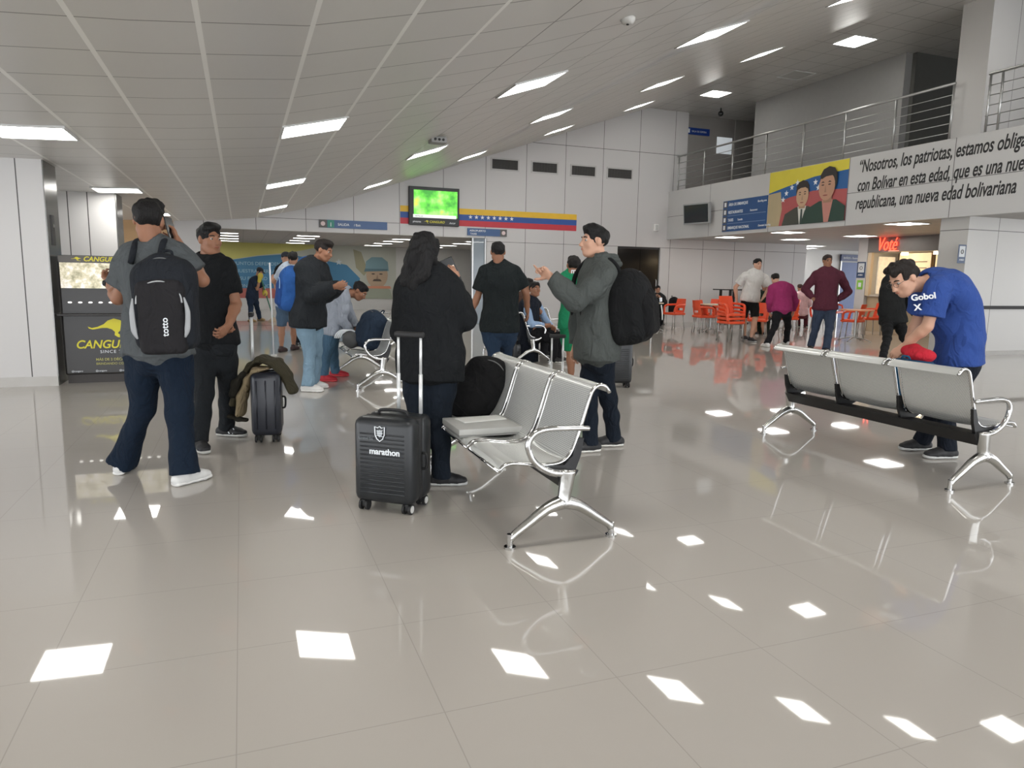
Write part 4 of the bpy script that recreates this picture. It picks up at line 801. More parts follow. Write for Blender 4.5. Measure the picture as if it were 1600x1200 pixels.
def rtable(label, loc, r=.4, col=(206, 196, 170)):
    t = thing('cafe_table', label, 'table', loc, 0); MB().cyl((0, 0, .71), (0, 0, .735), r, 32).build('tabletop', mat('tabletop_%d' % col[0], col, .35), t, .6); MB().cyl((0, 0, .05), (0, 0, .71), .028, 14).build('column', m_leg, t, .6)
    for k in range(4): a = k*PI/2+.4; MB().tube([(0, 0, .10), (.18*math.cos(a), .18*math.sin(a), .07), (.36*math.cos(a), .36*math.sin(a), .022)], [.018, .015, .013], 8).cyl((.36*math.cos(a), .36*math.sin(a), 0), (.36*math.cos(a), .36*math.sin(a), .02), .02, 10).build('leg', m_leg, t, True)
    return t
q = fl(1120, 520); rtable('pale round cafe table between the orange chairs on the left', (q[0], q[1]+.3, 0)); q = fl(1345, 534); rtable('round cafe table with a four armed metal base right of the burgundy man', (q[0], q[1]+.2, 0), .38, (220, 150, 110))
q = fl(1032, 517); rtable('small pale table in front of the seated child', (q[0]-.1, q[1]+.3, 0), .3); q = fl(1255, 520); rtable('pale cafe table behind the magenta hooded man', (q[0], q[1]+1.2, 0))
def bar_table(label, loc):
    t = thing('bar_table', label, 'table', loc); MB().box((-.5, -.3, 1.06), (.5, .3, 1.09)).build('tabletop', m_blk, t)
    for x in (-.42, .42): MB().box((x-.03, -.03, 0), (x+.03, .03, 1.06)).build('leg', m_blk, t)
    MB().box((-.09, -.03, 0), (-.03, .03, 1.06)).build('leg', m_blk, t); MB().box((.04, -.03, 0), (.10, .03, 1.06)).build('leg', m_blk, t); MB().box((-.45, -.05, .0), (.45, .05, .03)).build('base', m_blk, t); MB().box((-.45, -.02, .28), (.45, .02, .31)).build('footrest', m_blk, t); return t
q = fl(1088, 501); bar_table('tall black bar table against the wall right of the dark doors', (q[0], 18.6, 0)); bar_table('tall black bar table mostly hidden behind the white shirted man', (15.6, 18.9, 0))
# ================================================================ people
SKINS = dict(a=(172, 128, 104), b=(150, 106, 82), c=(196, 152, 128), d=(128, 92, 74))
def skin_mat(k): m_ = mat('skin_'+k, SKINS[k], .5, bump=.08, scale=180, var=.07, spec=.35, vscale=14); m_.node_tree.nodes['Principled BSDF'].inputs['Subsurface Weight'].default_value = .0; return m_
m_eyew = mat('eye_white', (168, 158, 150), .5, var=0); m_iris = mat('iris', (40, 28, 22), .2, var=0)
def lerp(a, b, t): return a+(b-a)*t
def head_frame(face, up=(0, 1, 0)):
    y = cv(*face); z = HR*up[0]+HZ*up[1]+HF*up[2]; z = nrm(z-y*(z@y)); return np.stack([np.cross(y, z), y, z], 1)
def hand(f, wr, d, n, s, thumb, curls=(.5, .55, .6, .65), k=.006, spread=.12, pt=None, th_c=.5):
    """wr wrist, d along the hand, n palm normal (fingers curl towards it), thumb +1/-1 side; pt: straight index finger direction"""
    d = nrm(d); n = nrm(n-d*(n@d)); t = np.cross(d, n)*thumb
    f.loft([wr-d*.015*s, wr+d*.02*s, wr+d*.06*s, wr+d*.088*s], t, [.027*s, .031*s, .040*s, .039*s], [.021*s, .017*s, .015*s, .012*s], k=.012)
    for i, (off, ln, r) in enumerate(((.030, .072, .0088), (.0105, .080, .0090), (-.010, .075, .0086), (-.029, .059, .0078))):
        b = wr+d*(.086-.006*abs(i-1.2))*s+t*off*s; dd = nrm(d+t*spread*(1.3-i)*.6); c = curls[i]; P = [b-d*.012*s, b]
        if i == 0 and pt is not None: dd = nrm(pt); c = .05
        a = c*.7
        for q in (.46, .31, .23): v = dd*math.cos(a)+n*math.sin(a); P.append(P[-1]+v*ln*q*s); a += c*1.15
        f.chain(P, [r*1.05*s, r*s, r*.95*s, r*.88*s, r*.76*s], k)
    b = wr+d*.022*s+t*.024*s; v0 = nrm(d*.62+t*.72+n*.35); v1 = nrm(d*.85+t*.35+n*(.25+th_c*.5)); v2 = nrm(d*.9+t*.05+n*(.3+th_c*.6))
    P = [b, b+v0*.040*s]; P.append(P[-1]+v1*.032*s); P.append(P[-1]+v2*.026*s); f.chain(P, [.0145*s, .0115*s, .0102*s, .0085*s], k)
def person(label, foot, J, top, bottom, skin='b', hair=(30, 26, 24), face=(0, 0, 1), hup=(0, 1, 0), hs=1., s=1., wd=1., belly=0., sleeve='short', legs='long', hairst='short', shoe=(32, 32, 33), sole=(208, 206, 200), res=.012, hem=.02, topoff=.012, topcol=None, hands=None, faceon=True, seated=False, toes=None, group=None, collar=True, cuff=.085, shoes=True, D=None, amp=.005, legw=1., socks=None, sleevew=1., glasses=False, seed=None, name='person', footz=0.):
    D0 = float((fl(*foot)-CC)@HF) if D is None else D; base = fl(*foot) if D is None else PX(*foot, D)*np.array([1, 1, 0])
    def jt(v):
        if len(v) > 2 and v[2] == 'f': return fl(v[0], v[1])+HZ*.09*s
        return PX(v[0], v[1], D0+(v[2] if len(v) > 2 else 0))
    P = {k: jt(v) for k, v in J.items()}
    for sd in 'LR':
        if len(J['k'+sd]) < 3: P['k'+sd] = PX(*J['k'+sd], D0+.5*float((P['a'+sd]-CC)@HF-D0))
    seed = seed if seed is not None else int(foot[0]) % 97
    t = thing(name, label, 'person', tuple(base), 0, group); o = base; sm = skin_mat(skin)
    m_top = cloth('top_%d_%d_%d' % top, top); m_bot = cloth('bot_%d_%d_%d' % bottom, bottom, scale=300)
    for sd in 'LR': P['s'+sd] = lerp(P['s'+sd], P['neck'], .13)-HZ*.008
    nk, pel = P['neck'], P['pel']; mid = P.get('mid', lerp(pel, nk, .45)); sL, sR = P['sL'], P['sR']; sax = nrm(sR-sL)
    up0 = nrm(mid-pel); hL, hR = P.get('hL'), P.get('hR')
    hax = sax-up0*(sax@up0) if hL is None else hR-hL
    if hL is None and not seated:
        kx = P['kR']-P['kL']; hz_ = np.array([hax[0], hax[1], 0]); hax = nrm(hz_)
    hax = nrm(hax)
    if hL is None: hL, hR = pel-hax*.088*s*wd-HZ*.03*s, pel+hax*.088*s*wd-HZ*.03*s
    fwd = nrm(np.cross(up0, hax))*1.0            # right x-axis, up -> forward
    # ---- torso sections, pelvis to neck
    ts = [0, .16, .34, .52, .70, .84, .93, 1.0]
    aw = [.168, .162, .150, .156, .170, .172, .135, .066]; bw = [.118, .112, .106, .114, .122, .108, .078, .058]
    def spine(q):
        q = min(max(q, 0), 1); a_ = (1-q)**2; c_ = q*q; b_ = 2*q*(1-q); m2 = 2*mid-.5*(pel+nk); return pel*a_+m2*b_+nk*c_
    SP = [spine(q) for q in ts]; US = [nrm(lerp(hax, sax, min(1, q*1.1))) for q in ts]
    aw = [v*s*wd for v in aw]; bw = [v*s*(.6+.4*wd) for v in bw]
    R = head_frame(face, hup); hc = P['head']; H = lambda x, y, z: hc+R@np.array([x, y, z])*hs*s
    def ear(f, e_): f.ell(H(e_*.077, -.008, -.002), np.array([.011, .020, .032])*hs*s, R, .008)
    # ---- body
    f = Field(res); k = .025
    f.loft([pel-up0*.05*s]+SP, [US[0]]+US, [.13*s*wd]+[v*.94 for v in aw], [.10*s]+[v*.92 for v in bw], k=.04)
    f.cap(nk-nrm(nk-mid)*.03, H(0, -.028, -.06), .058*s, .054*s*hs, .025)
    for a_ in (sL, sR): f.cap(lerp(nk, a_, .15), lerp(nk, a_, .95), .045*s, .052*s, .04)
    aS = sleevew
    for sd in 'LR':
        S_, E_, W_ = P['s'+sd], P['e'+sd], P['w'+sd]; up_ = nrm(E_-S_); fo = nrm(W_-E_)
        f.chain([S_, lerp(S_, E_, .45), E_], [.050*s, .046*s, .038*s], k); f.chain([E_, lerp(E_, W_, .25), lerp(E_, W_, .7), W_], [.038*s, .041*s, .032*s, .026*s], .02)
        hd = (hands or {}).get(sd, {}); dd = cv(*hd['d']) if 'd' in hd else fo; nn = cv(*hd['n']) if 'n' in hd else (nk*.5+pel*.5-W_)
        hand(f, W_, dd, nn, s*hd.get('s', 1.), hd.get('th', 1 if sd == 'L' else -1), hd.get('c', (.45, .5, .55, .6)), pt=cv(*hd['pt']) if 'pt' in hd else None, th_c=hd.get('tc', .5))
    for sd, hp in (('L', hL), ('R', hR)):
        K_, A_ = P['k'+sd], P['a'+sd]; full = legs == 'short'; q = 1 if full else .82
        f.chain([hp, lerp(hp, K_, .4), K_], [.085*s*q*wd, .078*s*q, .056*s*q], .03); sh = nrm(A_-K_); back = -nrm(np.cross(sax, sh)) if False else np.zeros(3)
        f.chain([K_, lerp(K_, A_, .3), lerp(K_, A_, .7), A_], [.054*s*q, .056*s*q, .040*s*q, .032*s*q], .02)
    # head
    f.ell(H(0, -.018, .030), np.array([.074, .093, .083])*hs*s, R, .012); f.ell(H(0, .018, -.030), np.array([.060, .070, .082])*hs*s, R, .03)
    f.ell(H(0, .054, -.088), np.array([.027, .026, .021])*hs*s, R, .03); f.chain([H(-.052, .0, -.055), H(-.03, .045, -.088)], [.020*hs*s, .018*hs*s], .02); f.chain([H(.052, .0, -.055), H(.03, .045, -.088)], [.020*hs*s, .018*hs*s], .02)
    if faceon:
        f.chain([H(-.034, .074, .028), H(0, .081, .024), H(.034, .074, .028)], [.010*hs*s]*3, .012)
        for e_ in (-1, 1): f.ell(H(e_*.038, .060, -.022), np.array([.020, .018, .018])*hs*s, R, .02); f.ell(H(e_*.031, .094, .008), np.array([.014, .012, .009])*hs*s, R, .008, 'sub')
        f.chain([H(0, .080, .018), H(0, .097, -.014), H(0, .106, -.027)], [.009*hs*s, .010*hs*s, .012*hs*s], .009); f.ell(H(0, .094, -.032), np.array([.017, .012, .009])*hs*s, R, .007)
        f.ell(H(0, .083, -.056), np.array([.024, .012, .013])*hs*s, R, .01)
    for e_ in (-1, 1): ear(f, e_)
    f.mesh('body', sm, t, off=o)
    if faceon:
        for e_ in (-1, 1):
            c = H(e_*.030, .0725, .008); eb = MB().sphere(c, .0112*hs*s, None, 12).build('eye', m_eyew if res < .011 else m_iris, t, True, off=o); MB().sphere(H(e_*.030, .0795, .007), .0062*hs*s, None, 8).build('iris', m_iris, eb, True, off=o)
            MB().tube([H(e_*.013, .0865, .027), H(e_*.030, .0865, .032), H(e_*.050, .0745, .027)], [.0035*hs*s, .0045*hs*s, .003*hs*s], 6).build('eyebrow', hairmat(hair), t, True, off=o)
            if glasses: MB().tube([H(e_*.033+.021*math.cos(q), .101, .006+.016*math.sin(q)) for q in np.linspace(0, 6.28, 13)[:-1]], .0016, 6, close=True).tube([H(e_*.054, .098, .01), H(e_*.074, .03, .012), H(e_*.079, -.01, .01)], .0016, 6).build('glasses', m_blkp, t, True, off=o)
        MB().sphere(H(0, .0925, -.055), np.array([.020, .004, .0055])*hs*s, Matrix(R.tolist()).to_4x4(), 12).build('mouth', mat('lips_'+skin, tuple(int(v*w_) for v, w_ in zip(SKINS[skin], (.92, .74, .72))), .5), t, True, off=o)
    # ---- hair
    mh = hairmat(hair)
    f = Field(min(res, .009)); hh = hs*s
    if hairst in ('short', 'top', 'curly'):
        tp = dict(short=.012, top=.024, curly=.024)[hairst]
        f.ell(H(0, -.022, .036), np.array([.081, .099, .086])*hh, R, 0)
        if hairst != 'short': f.ell(H(0, .018, .090), np.array([.064, .066, .034])*hh, R, .025)
        f.ell(H(0, .022, .086+tp-.012), np.array([.060, .056, .026])*hh, R, .03)
        f.ell(H(0, .096, -.020), np.array([.062, .066, .086])*hh, R, .010, 'sub'); f.ell(H(0, .034, -.125), np.array([.12, .125, .095])*hh, R, .012, 'sub')
        for e_ in (-1, 1): f.ell(H(e_*.080, .004, -.012), np.array([.018, .024, .034])*hh, R, .006, 'sub')
        f.mesh('hair', mh, t, off=o, amp=.006 if hairst != 'curly' else .011, freq=85 if hairst != 'curly' else 70, seed=seed)
    elif hairst == 'long':
        f.ell(H(0, -.025, .036), np.array([.088, .105, .092])*hh, R, 0); f.ell(H(0, -.045, -.05), np.array([.098, .085, .10])*hh, R, .04)
        f.ell(H(-.01, -.062, -.11), np.array([.094, .046, .10])*hh, R, .05); f.ell(H(-.05, -.075, -.185), np.array([.075, .030, .085])*hh, R, .03); f.ell(H(.04, -.075, -.165), np.array([.055, .030, .07])*hh, R, .03); f.ell(H(-.01, -.075, -.20), np.array([.04, .028, .09])*hh, R, .02)
        f.ell(H(0, .115, -.03), np.array([.07, .09, .095])*hh, R, .01, 'sub'); f.mesh('hair', mh, t, off=o, amp=.011, freq=75, seed=seed)
    elif hairst in ('cap', 'hat'):
        f.ell(H(0, -.022, .034), np.array([.080, .098, .082])*hh, R, 0); f.ell(H(0, .092, -.036), np.array([.066, .066, .086])*hh, R, .008, 'sub'); f.ell(H(0, .0, -.12), np.array([.12, .125, .092])*hh, R, .012, 'sub'); f.mesh('hair', mh, t, off=o)
        f = Field(min(res, .009)); f.ell(H(0, -.018, .055), np.array([.088, .105, .078])*hh, R, 0); f.ell(H(0, -.0, -.05), np.array([.2, .2, .092])*hh, R, .004, 'sub')
        f.ell(H(0, .105 if hairst == 'cap' else .0, .045), np.array([.065, .07, .008] if hairst == 'cap' else [.14, .16, .008])*hh, R, .01); f.mesh('cap', mat('cap_navy', (34, 38, 46), .8), t, off=o)
    # ---- upper garment
    f = Field(res); off_ = topoff*s; d0 = -hem*s
    pts = [pel+up0*d0]+SP[:-1]+[lerp(SP[-2], SP[-1], 1.0)+up0*.012*s]
    if hem < 0: pts = [lerp(pel, mid, -hem*2)]+[p for p, q in zip(SP, ts) if q > -hem+.05][:-1]+[lerp(SP[-2], SP[-1], 1.0)+up0*.012*s]
    n_ = len(pts); aw2 = aw[len(aw)-n_+1:] if n_ <= len(aw) else aw; bw2 = bw[len(bw)-n_+1:] if n_ <= len(bw) else bw
    A_ = [aw2[0]*1.02]+list(aw2); B_ = [bw2[0]*1.08]+list(bw2); ex = [.012, .012, .009, .004]+[0]*20; A_ = [v+off_+e_*s for v, e_ in zip(A_, ex)]; B_ = [v+off_+e_*s for v, e_ in zip(B_, ex)]; A_[-1] = .078*s; B_[-1] = .070*s
    U_ = [US[0]]+US[len(US)-n_+1:]
    f.loft(pts, U_[:n_], A_[:n_], B_[:n_], k=.05, f0=True)
    if belly: f.ell(lerp(pel, mid, .75)+fwd*(.045+belly*.3)*s, np.array([.14*wd, .10+belly, .15])*s, np.stack([hax, fwd, np.cross(hax, fwd)], 1), .06)
    for a_ in (sL, sR): f.cap(lerp(nk, a_, .12), a_, .050*s+off_, .054*s+off_, .05)
    for sd in 'LR':
        S_, E_, W_ = P['s'+sd], P['e'+sd], P['w'+sd]; pr_ = nrm(np.cross(E_-S_, HZ)+1e-4)
        if sleeve == 'none': continue
        if sleeve == 'short': e1 = lerp(S_, E_, .72); f.loft([lerp(S_, E_, -.05), lerp(S_, E_, .3), e1], pr_, [.060*s*aS+off_, .060*s*aS+off_, .060*s*aS+off_*1.3], [.060*s*aS+off_, .060*s*aS+off_, .060*s*aS+off_*1.3], .03, f1=True)
        else:
            w1 = lerp(E_, W_, .97); f.chain([S_, lerp(S_, E_, .5), E_], [(.056*s+off_)*aS, (.053*s+off_)*aS, (.047*s+off_)*aS], .035); f.loft([E_, lerp(E_, W_, .5), w1], pr_, [(.047*s+off_)*aS, (.042*s+off_)*aS, (.034*s+off_*.7)*aS], [(.047*s+off_)*aS, (.042*s+off_)*aS, (.034*s+off_*.7)*aS], .02, f1=True)
    nd = nrm(H(0, -.03, -.06)-nk); f.cap(nk+nd*.005, nk+nd*.2, .062*s, .066*s, .008, 'sub')
    f.mesh('jacket' if topoff > .02 else 'shirt', m_top, t, off=o, amp=amp*1.5, freq=26, seed=seed)
    if collar:
        v1 = nrm(np.cross(nd, sax)); MB().tube([nk+nd*.008+(sax*math.cos(q)*.066+v1*math.sin(q)*.066)*s for q in np.linspace(0, 2*PI, 15)[:-1]], .008*s if topoff < .02 else .018*s, 8, close=True).build('collar', m_top, t, True, off=o)
    # ---- trousers
    f = Field(res); wr_ = .092*legw
    f.loft([pel-up0*.04*s, pel+up0*.02*s, pel+up0*.07*s], hax, [aw[0]+.008*s, aw[0]+.002*s, aw[0]-.006*s], [bw[0]+.014*s, bw[0]+.004*s, bw[0]-.004*s], k=.03, f1=True)
    for sd, hp in (('L', hL), ('R', hR)):
        K_, A_ = P['k'+sd], P['a'+sd]; ax = nrm(np.cross(K_-hp, HF)+1e-4); hp = hp+up0*.0
        if legs == 'long':
            e = lerp(K_, A_, 1.0)-HZ*(.03 if not seated else .0); rr = [wr_*1.04*s*wd, .084*s*legw*wd, .068*s*legw, .062*s*legw, cuff*.78*s]
            f.loft([hp, lerp(hp, K_, .45), K_, lerp(K_, A_, .45), e], ax, rr, rr, .035, f1=True)
        else:
            e = lerp(hp, K_, .93); rr = [wr_*1.02*s*wd, .09*s*legw, .082*s*legw]; f.loft([hp, lerp(hp, K_, .5), e], ax, rr, rr, .035, f1=True)
    f.mesh('trousers' if legs == 'long' else 'shorts', m_bot, t, off=o, amp=amp*1.4, freq=24, seed=seed+5)
    # ---- shoes
    if shoes:
        m_sh = mat('shoe_%d_%d_%d' % shoe, shoe, .6, bump=.2, scale=120); m_so = mat('sole_%d_%d_%d' % sole, sole, .5)
        for i, sd in enumerate('LR'):
            A_ = P['a'+sd]; tv = (toes or {}).get(sd, (toes or {}).get('B')); td = (HR*tv[0]+HF*tv[1]) if tv is not None else fwd; td = nrm(np.array([td[0], td[1], 0])); sx = np.cross(td, HZ)
            g = np.array([A_[0], A_[1], max(0, A_[2]-.085*s)]); g[2] = footz if g[2] < .06 else g[2]; Q = lambda y, z: g+td*y*s+HZ*z*s
            f = Field(min(res, .009)); f.loft([Q(-.055, .038), Q(.0, .042), Q(.055, .044), Q(.105, .038), Q(.150, .033)], sx, [.036*s, .039*s, .043*s, .046*s, .038*s], [.040*s, .044*s, .040*s, .031*s, .024*s], .02); f.cap(Q(-.01, .05), Q(-.015, .095), .036*s, .038*s, .025); f.cap(Q(-.015, .10), Q(-.015, .15), .03*s, .03*s, .003, 'sub'); f.plane(Q(0, .012), (0, 0, -1))
            so = f.mesh('shoe', m_sh, t, off=o)
            f = Field(min(res, .008)); f.loft([Q(-.068, .015), Q(.0, .015), Q(.065, .015), Q(.115, .015), Q(.162, .017)], sx, [.037*s, .040*s, .044*s, .048*s, .038*s], [.016*s]*5, .01); f.plane(Q(0, .0), (0, 0, -1)); f.mesh('sole', m_so, so, off=o)
    return t, P, R, H
F_ = 'f'
# 1 man on the phone, seen from behind
M1, P1, R1_, H1 = person('man in grey T-shirt and wide jeans holding a phone to his ear, seen from behind', (240, 748),
  dict(head=(233, 345), neck=(240, 386), mid=(243, 462, .0), pel=(247, 545), sL=(205, 402), sR=(283, 402), eL=(184, 466, .02), wL=(172, 440, .24), eR=(316, 438, .02), wR=(278, 378, .16), kL=(224, 640), aL=(192, 738, F_), kR=(280, 645), aR=(290, 756, F_)),
  (84, 88, 90), (27, 42, 60), skin='b', face=(-.1, -.12, 1), hup=(.08, 1, 0), s=1.04, wd=1.06, hem=.02, res=.0075, toes=dict(L=(-.15, 1), R=(.55, 1)), shoe=(214, 214, 212), sole=(224, 223, 220), cuff=.118, legw=1.06, sleevew=1.25,
  hands=dict(R=dict(d=(-.45, 1, .1), n=(-.7, -.2, -.5), c=(.7, .75, .8, .85)), L=dict(c=(.9, .9, 1, 1), n=(0, 1, .3))), hairst='top', hair=(28, 26, 26), seed=3, faceon=False, amp=.006)
ph = PX(266, 356, float((P1['wR']-CC)@HF)-.02); t = thing('mobile_phone', 'dark phone held to the ear of the man in grey T-shirt', 'phone', tuple(ph)); Rm = Matrix(np.stack([cv(.35, -.1, 1), cv(-.94, .2, .35), cv(-.25, 1, 0)], 1).tolist()).to_4x4()
MB().box((-.035, -.004, -.07), (.035, .004, .07), .004, Rm).build('casing', m_blkp, t, .6); MB().box((-.031, -.0052, -.066), (.031, -.004, .066), 0, Rm).build('screen', m_dglass, t)
wv = lerp(P1['wL'], P1['eL'], .1); t = thing('wrist_watch', 'black watch on the left wrist of the man in grey T-shirt', 'watch', tuple(wv)); ax_ = nrm(P1['eL']-P1['wL']); u_ = nrm(np.cross(ax_, HZ)); v_ = np.cross(ax_, u_)
MB().tube([(u_*math.cos(q)+v_*math.sin(q))*.034 for q in np.linspace(0, 2*PI, 13)[:-1]], .007, 6, close=True).build('strap', m_rub, t, True); MB().cyl(HR*-.034-ax_*0, HR*-.046, .019, 16).build('dial', m_dglass, t)
def strap_pts(P, sd, out, sh=.012):
    S_ = lerp(P['neck'], P['s'+sd], .62); d_ = nrm(out*np.array([1, 1, 0])); sv = nrm(P['s'+sd]-P['neck']); q = sh; M_ = lerp(S_, P['pel'], .5); return [S_+d_*.17-HZ*.06, S_+d_*.09+HZ*(.045+q*.6), S_+d_*.02+HZ*(.062+q), S_-d_*.06+HZ*(.045+q), S_-d_*(.115+q)-HZ*.03, S_-d_*(.135+q)-HZ*.15, M_-d_*(.10+q)+sv*(.09+q), M_-d_*.0+sv*(.13+q)-HZ*.03, M_+d_*.14+sv*.06-HZ*.05]
out = cv(.12, .05, -1); c = PX(260, 472, float((P1['mid']-CC)@HF)-.27)
bk, LB, RB = backpack('dark grey backpack with pale arched piping on the back of the man in grey T-shirt', c, cv(-.05, 1, .06), out, .34, .20, .57, (44, 48, 54), (48, 47, 49), trim=(170, 172, 174), straps=[strap_pts(P1, 'L', out), strap_pts(P1, 'R', out)], res=.0075, seed=21, pocket_h=.62)
for sx in (-1, 1): MB().tube([LB(sx*.140, .125, .02), LB(sx*.152, .115, -.06), LB(sx*.146, .12, -.16), LB(sx*.130, .12, -.21)], [.004, .014, .016, .005], 8, flat=.5).build('reflective_panel', mat('reflective', (150, 152, 154), .4), bk, True, off=c)
text_mesh('lettering', 'totto', .05, LB(-.070, .208, -.20)-c, RB@np.array([0, 0, 1.]), -(RB@np.array([-1., 0, 0])), m_txtw, bk, bold=.01)
# 2 man in black T-shirt
M2, P2, _, _ = person('man in black T-shirt and dark trousers standing behind the man on the phone', (338, 690),
  dict(head=(328, 375), neck=(326, 405, .03), mid=(330, 465, 0), pel=(332, 527), sL=(358, 420, -.06), sR=(306, 418, .08), eL=(369, 475, -.06), wL=(357, 508, -.22), eR=(303, 478, .1), wR=(340, 512, -.12), kL=(358, 600), aL=(354, 681, F_), kR=(318, 615), aR=(313, 703, F_)),
  (32, 34, 37), (44, 48, 52), skin='b', face=(.75, -.02, -.55), s=1.0, wd=1.13, belly=.03, hem=.03, res=.008, toes=dict(L=(1, -.1), R=(.6, -.8)), shoe=(34, 34, 36), sole=(196, 196, 192), hairst='top', hair=(26, 24, 24), seed=5,
  hands=dict(L=dict(c=(.7, .75, .8, .85), d=(-.3, -.5, -.6)), R=dict(c=(.8, .8, .9, .9), d=(.7, -.2, -.3))))
for q in range(3):
    A0_ = P2['aL']; b0 = np.array([A0_[0], A0_[1], 0])+HR*(.045+q*.028)-HF*.052+HZ*.03
    MB().tube([b0, b0+HR*-.012+HZ*.018-HF*-.004, b0+HR*-.03+HZ*.042+HF*.012], .0055, 6, flat=.6).build('shoe_stripe', m_txtw, M2, True, off=fl(338, 690))
# 3 person with long dark hair
M3, P3, R3_, H3 = person('person with long dark hair and black jacket looking at a phone, seen from behind', (668, 757),
  dict(head=(665, 394), neck=(668, 430), mid=(672, 500, 0), pel=(672, 568), sL=(638, 450, .02), sR=(704, 450, .0), eL=(630, 520, .03), wL=(655, 500, .26), eR=(726, 498, .02), wR=(710, 441, .18), kL=(655, 655), aL=(652, 760, F_), kR=(688, 650), aR=(690, 758, F_)),
  (29, 32, 34), (32, 40, 52), skin='a', face=(.35, -.3, 1), s=.95, wd=1.07, topoff=.03, hem=.10, sleeve='long', res=.008, toes=dict(L=(.0, 1), R=(1, .1)), shoe=(30, 30, 32), sole=(186, 186, 184), hairst='long', hair=(24, 23, 24), seed=8, faceon=False, sleevew=1.04,
  hands=dict(R=dict(d=(-.3, 1, .2), n=(-.6, .0, .8), c=(.6, .6, .7, .7))))
c = PX(703, 424, float((P3['wR']-CC)@HF)+.06); t = thing('mobile_phone', 'phone with a lit screen held up by the person with long dark hair', 'phone', tuple(c)); Rm = Matrix(np.stack([cv(.85, .4, .2), cv(.1, -.1, -1), cv(-.4, .88, -.1)], 1).tolist()).to_4x4()
MB().box((-.05, -.005, -.085), (.05, .005, .085), .004, Rm).build('casing', m_blkp, t, .6); MB().box((-.04, .005, -.07), (.04, .0065, .03), 0, Rm).build('screen', mat('phone_glow', (206, 186, 170), .4, emit=.5), t)
# 4 pointing man
M4, P4, _, _ = person('man in grey hooded jacket and dark jeans pointing with his raised hand', (935, 704),
  dict(head=(928, 378), neck=(938, 412), mid=(935, 478, 0), pel=(933, 545), sL=(944, 436, -.17), sR=(922, 430, .17), eL=(900, 470, -.22), wL=(861, 433, -.18), eR=(908, 485, .24), wR=(900, 540, .2), kL=(951, 625), aL=(958, 697, F_), kR=(920, 628), aR=(922, 706, F_)),
  (78, 82, 80), (30, 39, 52), skin='c', face=(-.94, .02, -.28), s=1.02, wd=1.02, topoff=.028, hem=.07, sleeve='long', res=.008, toes=dict(L=(-1, -.15), R=(-1, -.3)), shoe=(38, 38, 40), sole=(216, 214, 208), hairst='top', hair=(26, 24, 24), seed=9, cuff=.078, legw=.92, sleevew=1.1,
  hands=dict(L=dict(d=(-.8, .6, 0), n=(-.3, -.5, -.8), th=-1, c=(.1, .95, 1.05, 1.1), pt=(-.62, .78, 0), tc=1.4), R=dict(c=(.5, .5, .6, .6))))
for q in range(3): MB().tube([lerp(P4['neck'], P4['head'], .34)+HR*.035+(HR*math.cos(a_)*.095+HF*math.sin(a_)*.09)*(1+.16*q)-HZ*(.025*q+.005) for a_ in np.linspace(-2.3, 2.3, 9)], .026, 8).build('hood', cloth('hood_grey', (74, 78, 76)), M4, True, off=fl(935, 704))
out = cv(1, .05, -.45); c = PX(985, 478, float((P4['mid']-CC)@HF)-.10)
bk4, LB4, RB4 = backpack('large black backpack on the back of the pointing man', c, cv(-.12, 1, 0), out, .38, .30, .56, (32, 33, 34), (30, 31, 32), straps=[strap_pts(P4, 'L', out, .035), strap_pts(P4, 'R', out, .035)], res=.0075, seed=23, zipc=(90, 90, 92))
MB().prism([(-.022, -.012), (.022, -.012), (.024, .016), (-.018, .018)], LB4(-.11, .20, .02)-c, RB4@np.array([-1., 0, 0]), RB4@np.array([0, 0, 1.]), .01).build('white_logo_patch', m_txtw, bk4); MB().tube([LB4(.02, .235, -.01), LB4(.025, .24, -.06), LB4(.02, .235, -.12)], .004, 6).build('zip_pull', m_wht, bk4, True, off=c)
# 5 bending man in blue
M5, P5, R5_, H5 = person('man in royal blue T-shirt and glasses bending over a bag on the steel bench', (1450, 712),
  dict(head=(1412, 436, -.05), neck=(1452, 440, .02), mid=(1497, 478, .05), pel=(1496, 560, .05), sL=(1466, 455, -.16), sR=(1447, 452, .18), eL=(1449, 510, -.14), wL=(1413, 541, -.0), eR=(1432, 505, .22), wR=(1418, 536, .22), kL=(1478, 640), aL=(1478, 716, F_), kR=(1468, 640, .1), aR=(1438, 703, F_)),
  (50, 76, 142), (34, 40, 52), skin='c', face=(-.80, -.52, -.25), hup=(-.5, .85, 0), s=1.03, wd=1.22, belly=.04, hem=.03, res=.008, toes=dict(B=(-1, -.1)), shoe=(34, 34, 36), sole=(200, 200, 198), hairst='curly', hair=(44, 34, 28), seed=13, glasses=True, sleevew=1.35, hs=1.08,
  hands=dict(L=dict(d=(-.7, -.7, .1), n=(.3, -.6, .5), c=(.5, .55, .6, .65)), R=dict(d=(-.5, -.8, 0), n=(.2, -.5, -.6))))
for s_, x_, y_ in (('Gobol', 1424, 470), ('X', 1429, 485)): text_mesh('lettering', s_, .062, PX(x_, y_, float((P5['mid']-CC)@HF)-.235)-fl(1450, 712), cv(.85, .15, -.4), cv(-.2, 1, .1), m_txtw, M5, bold=.03, depth=.012)
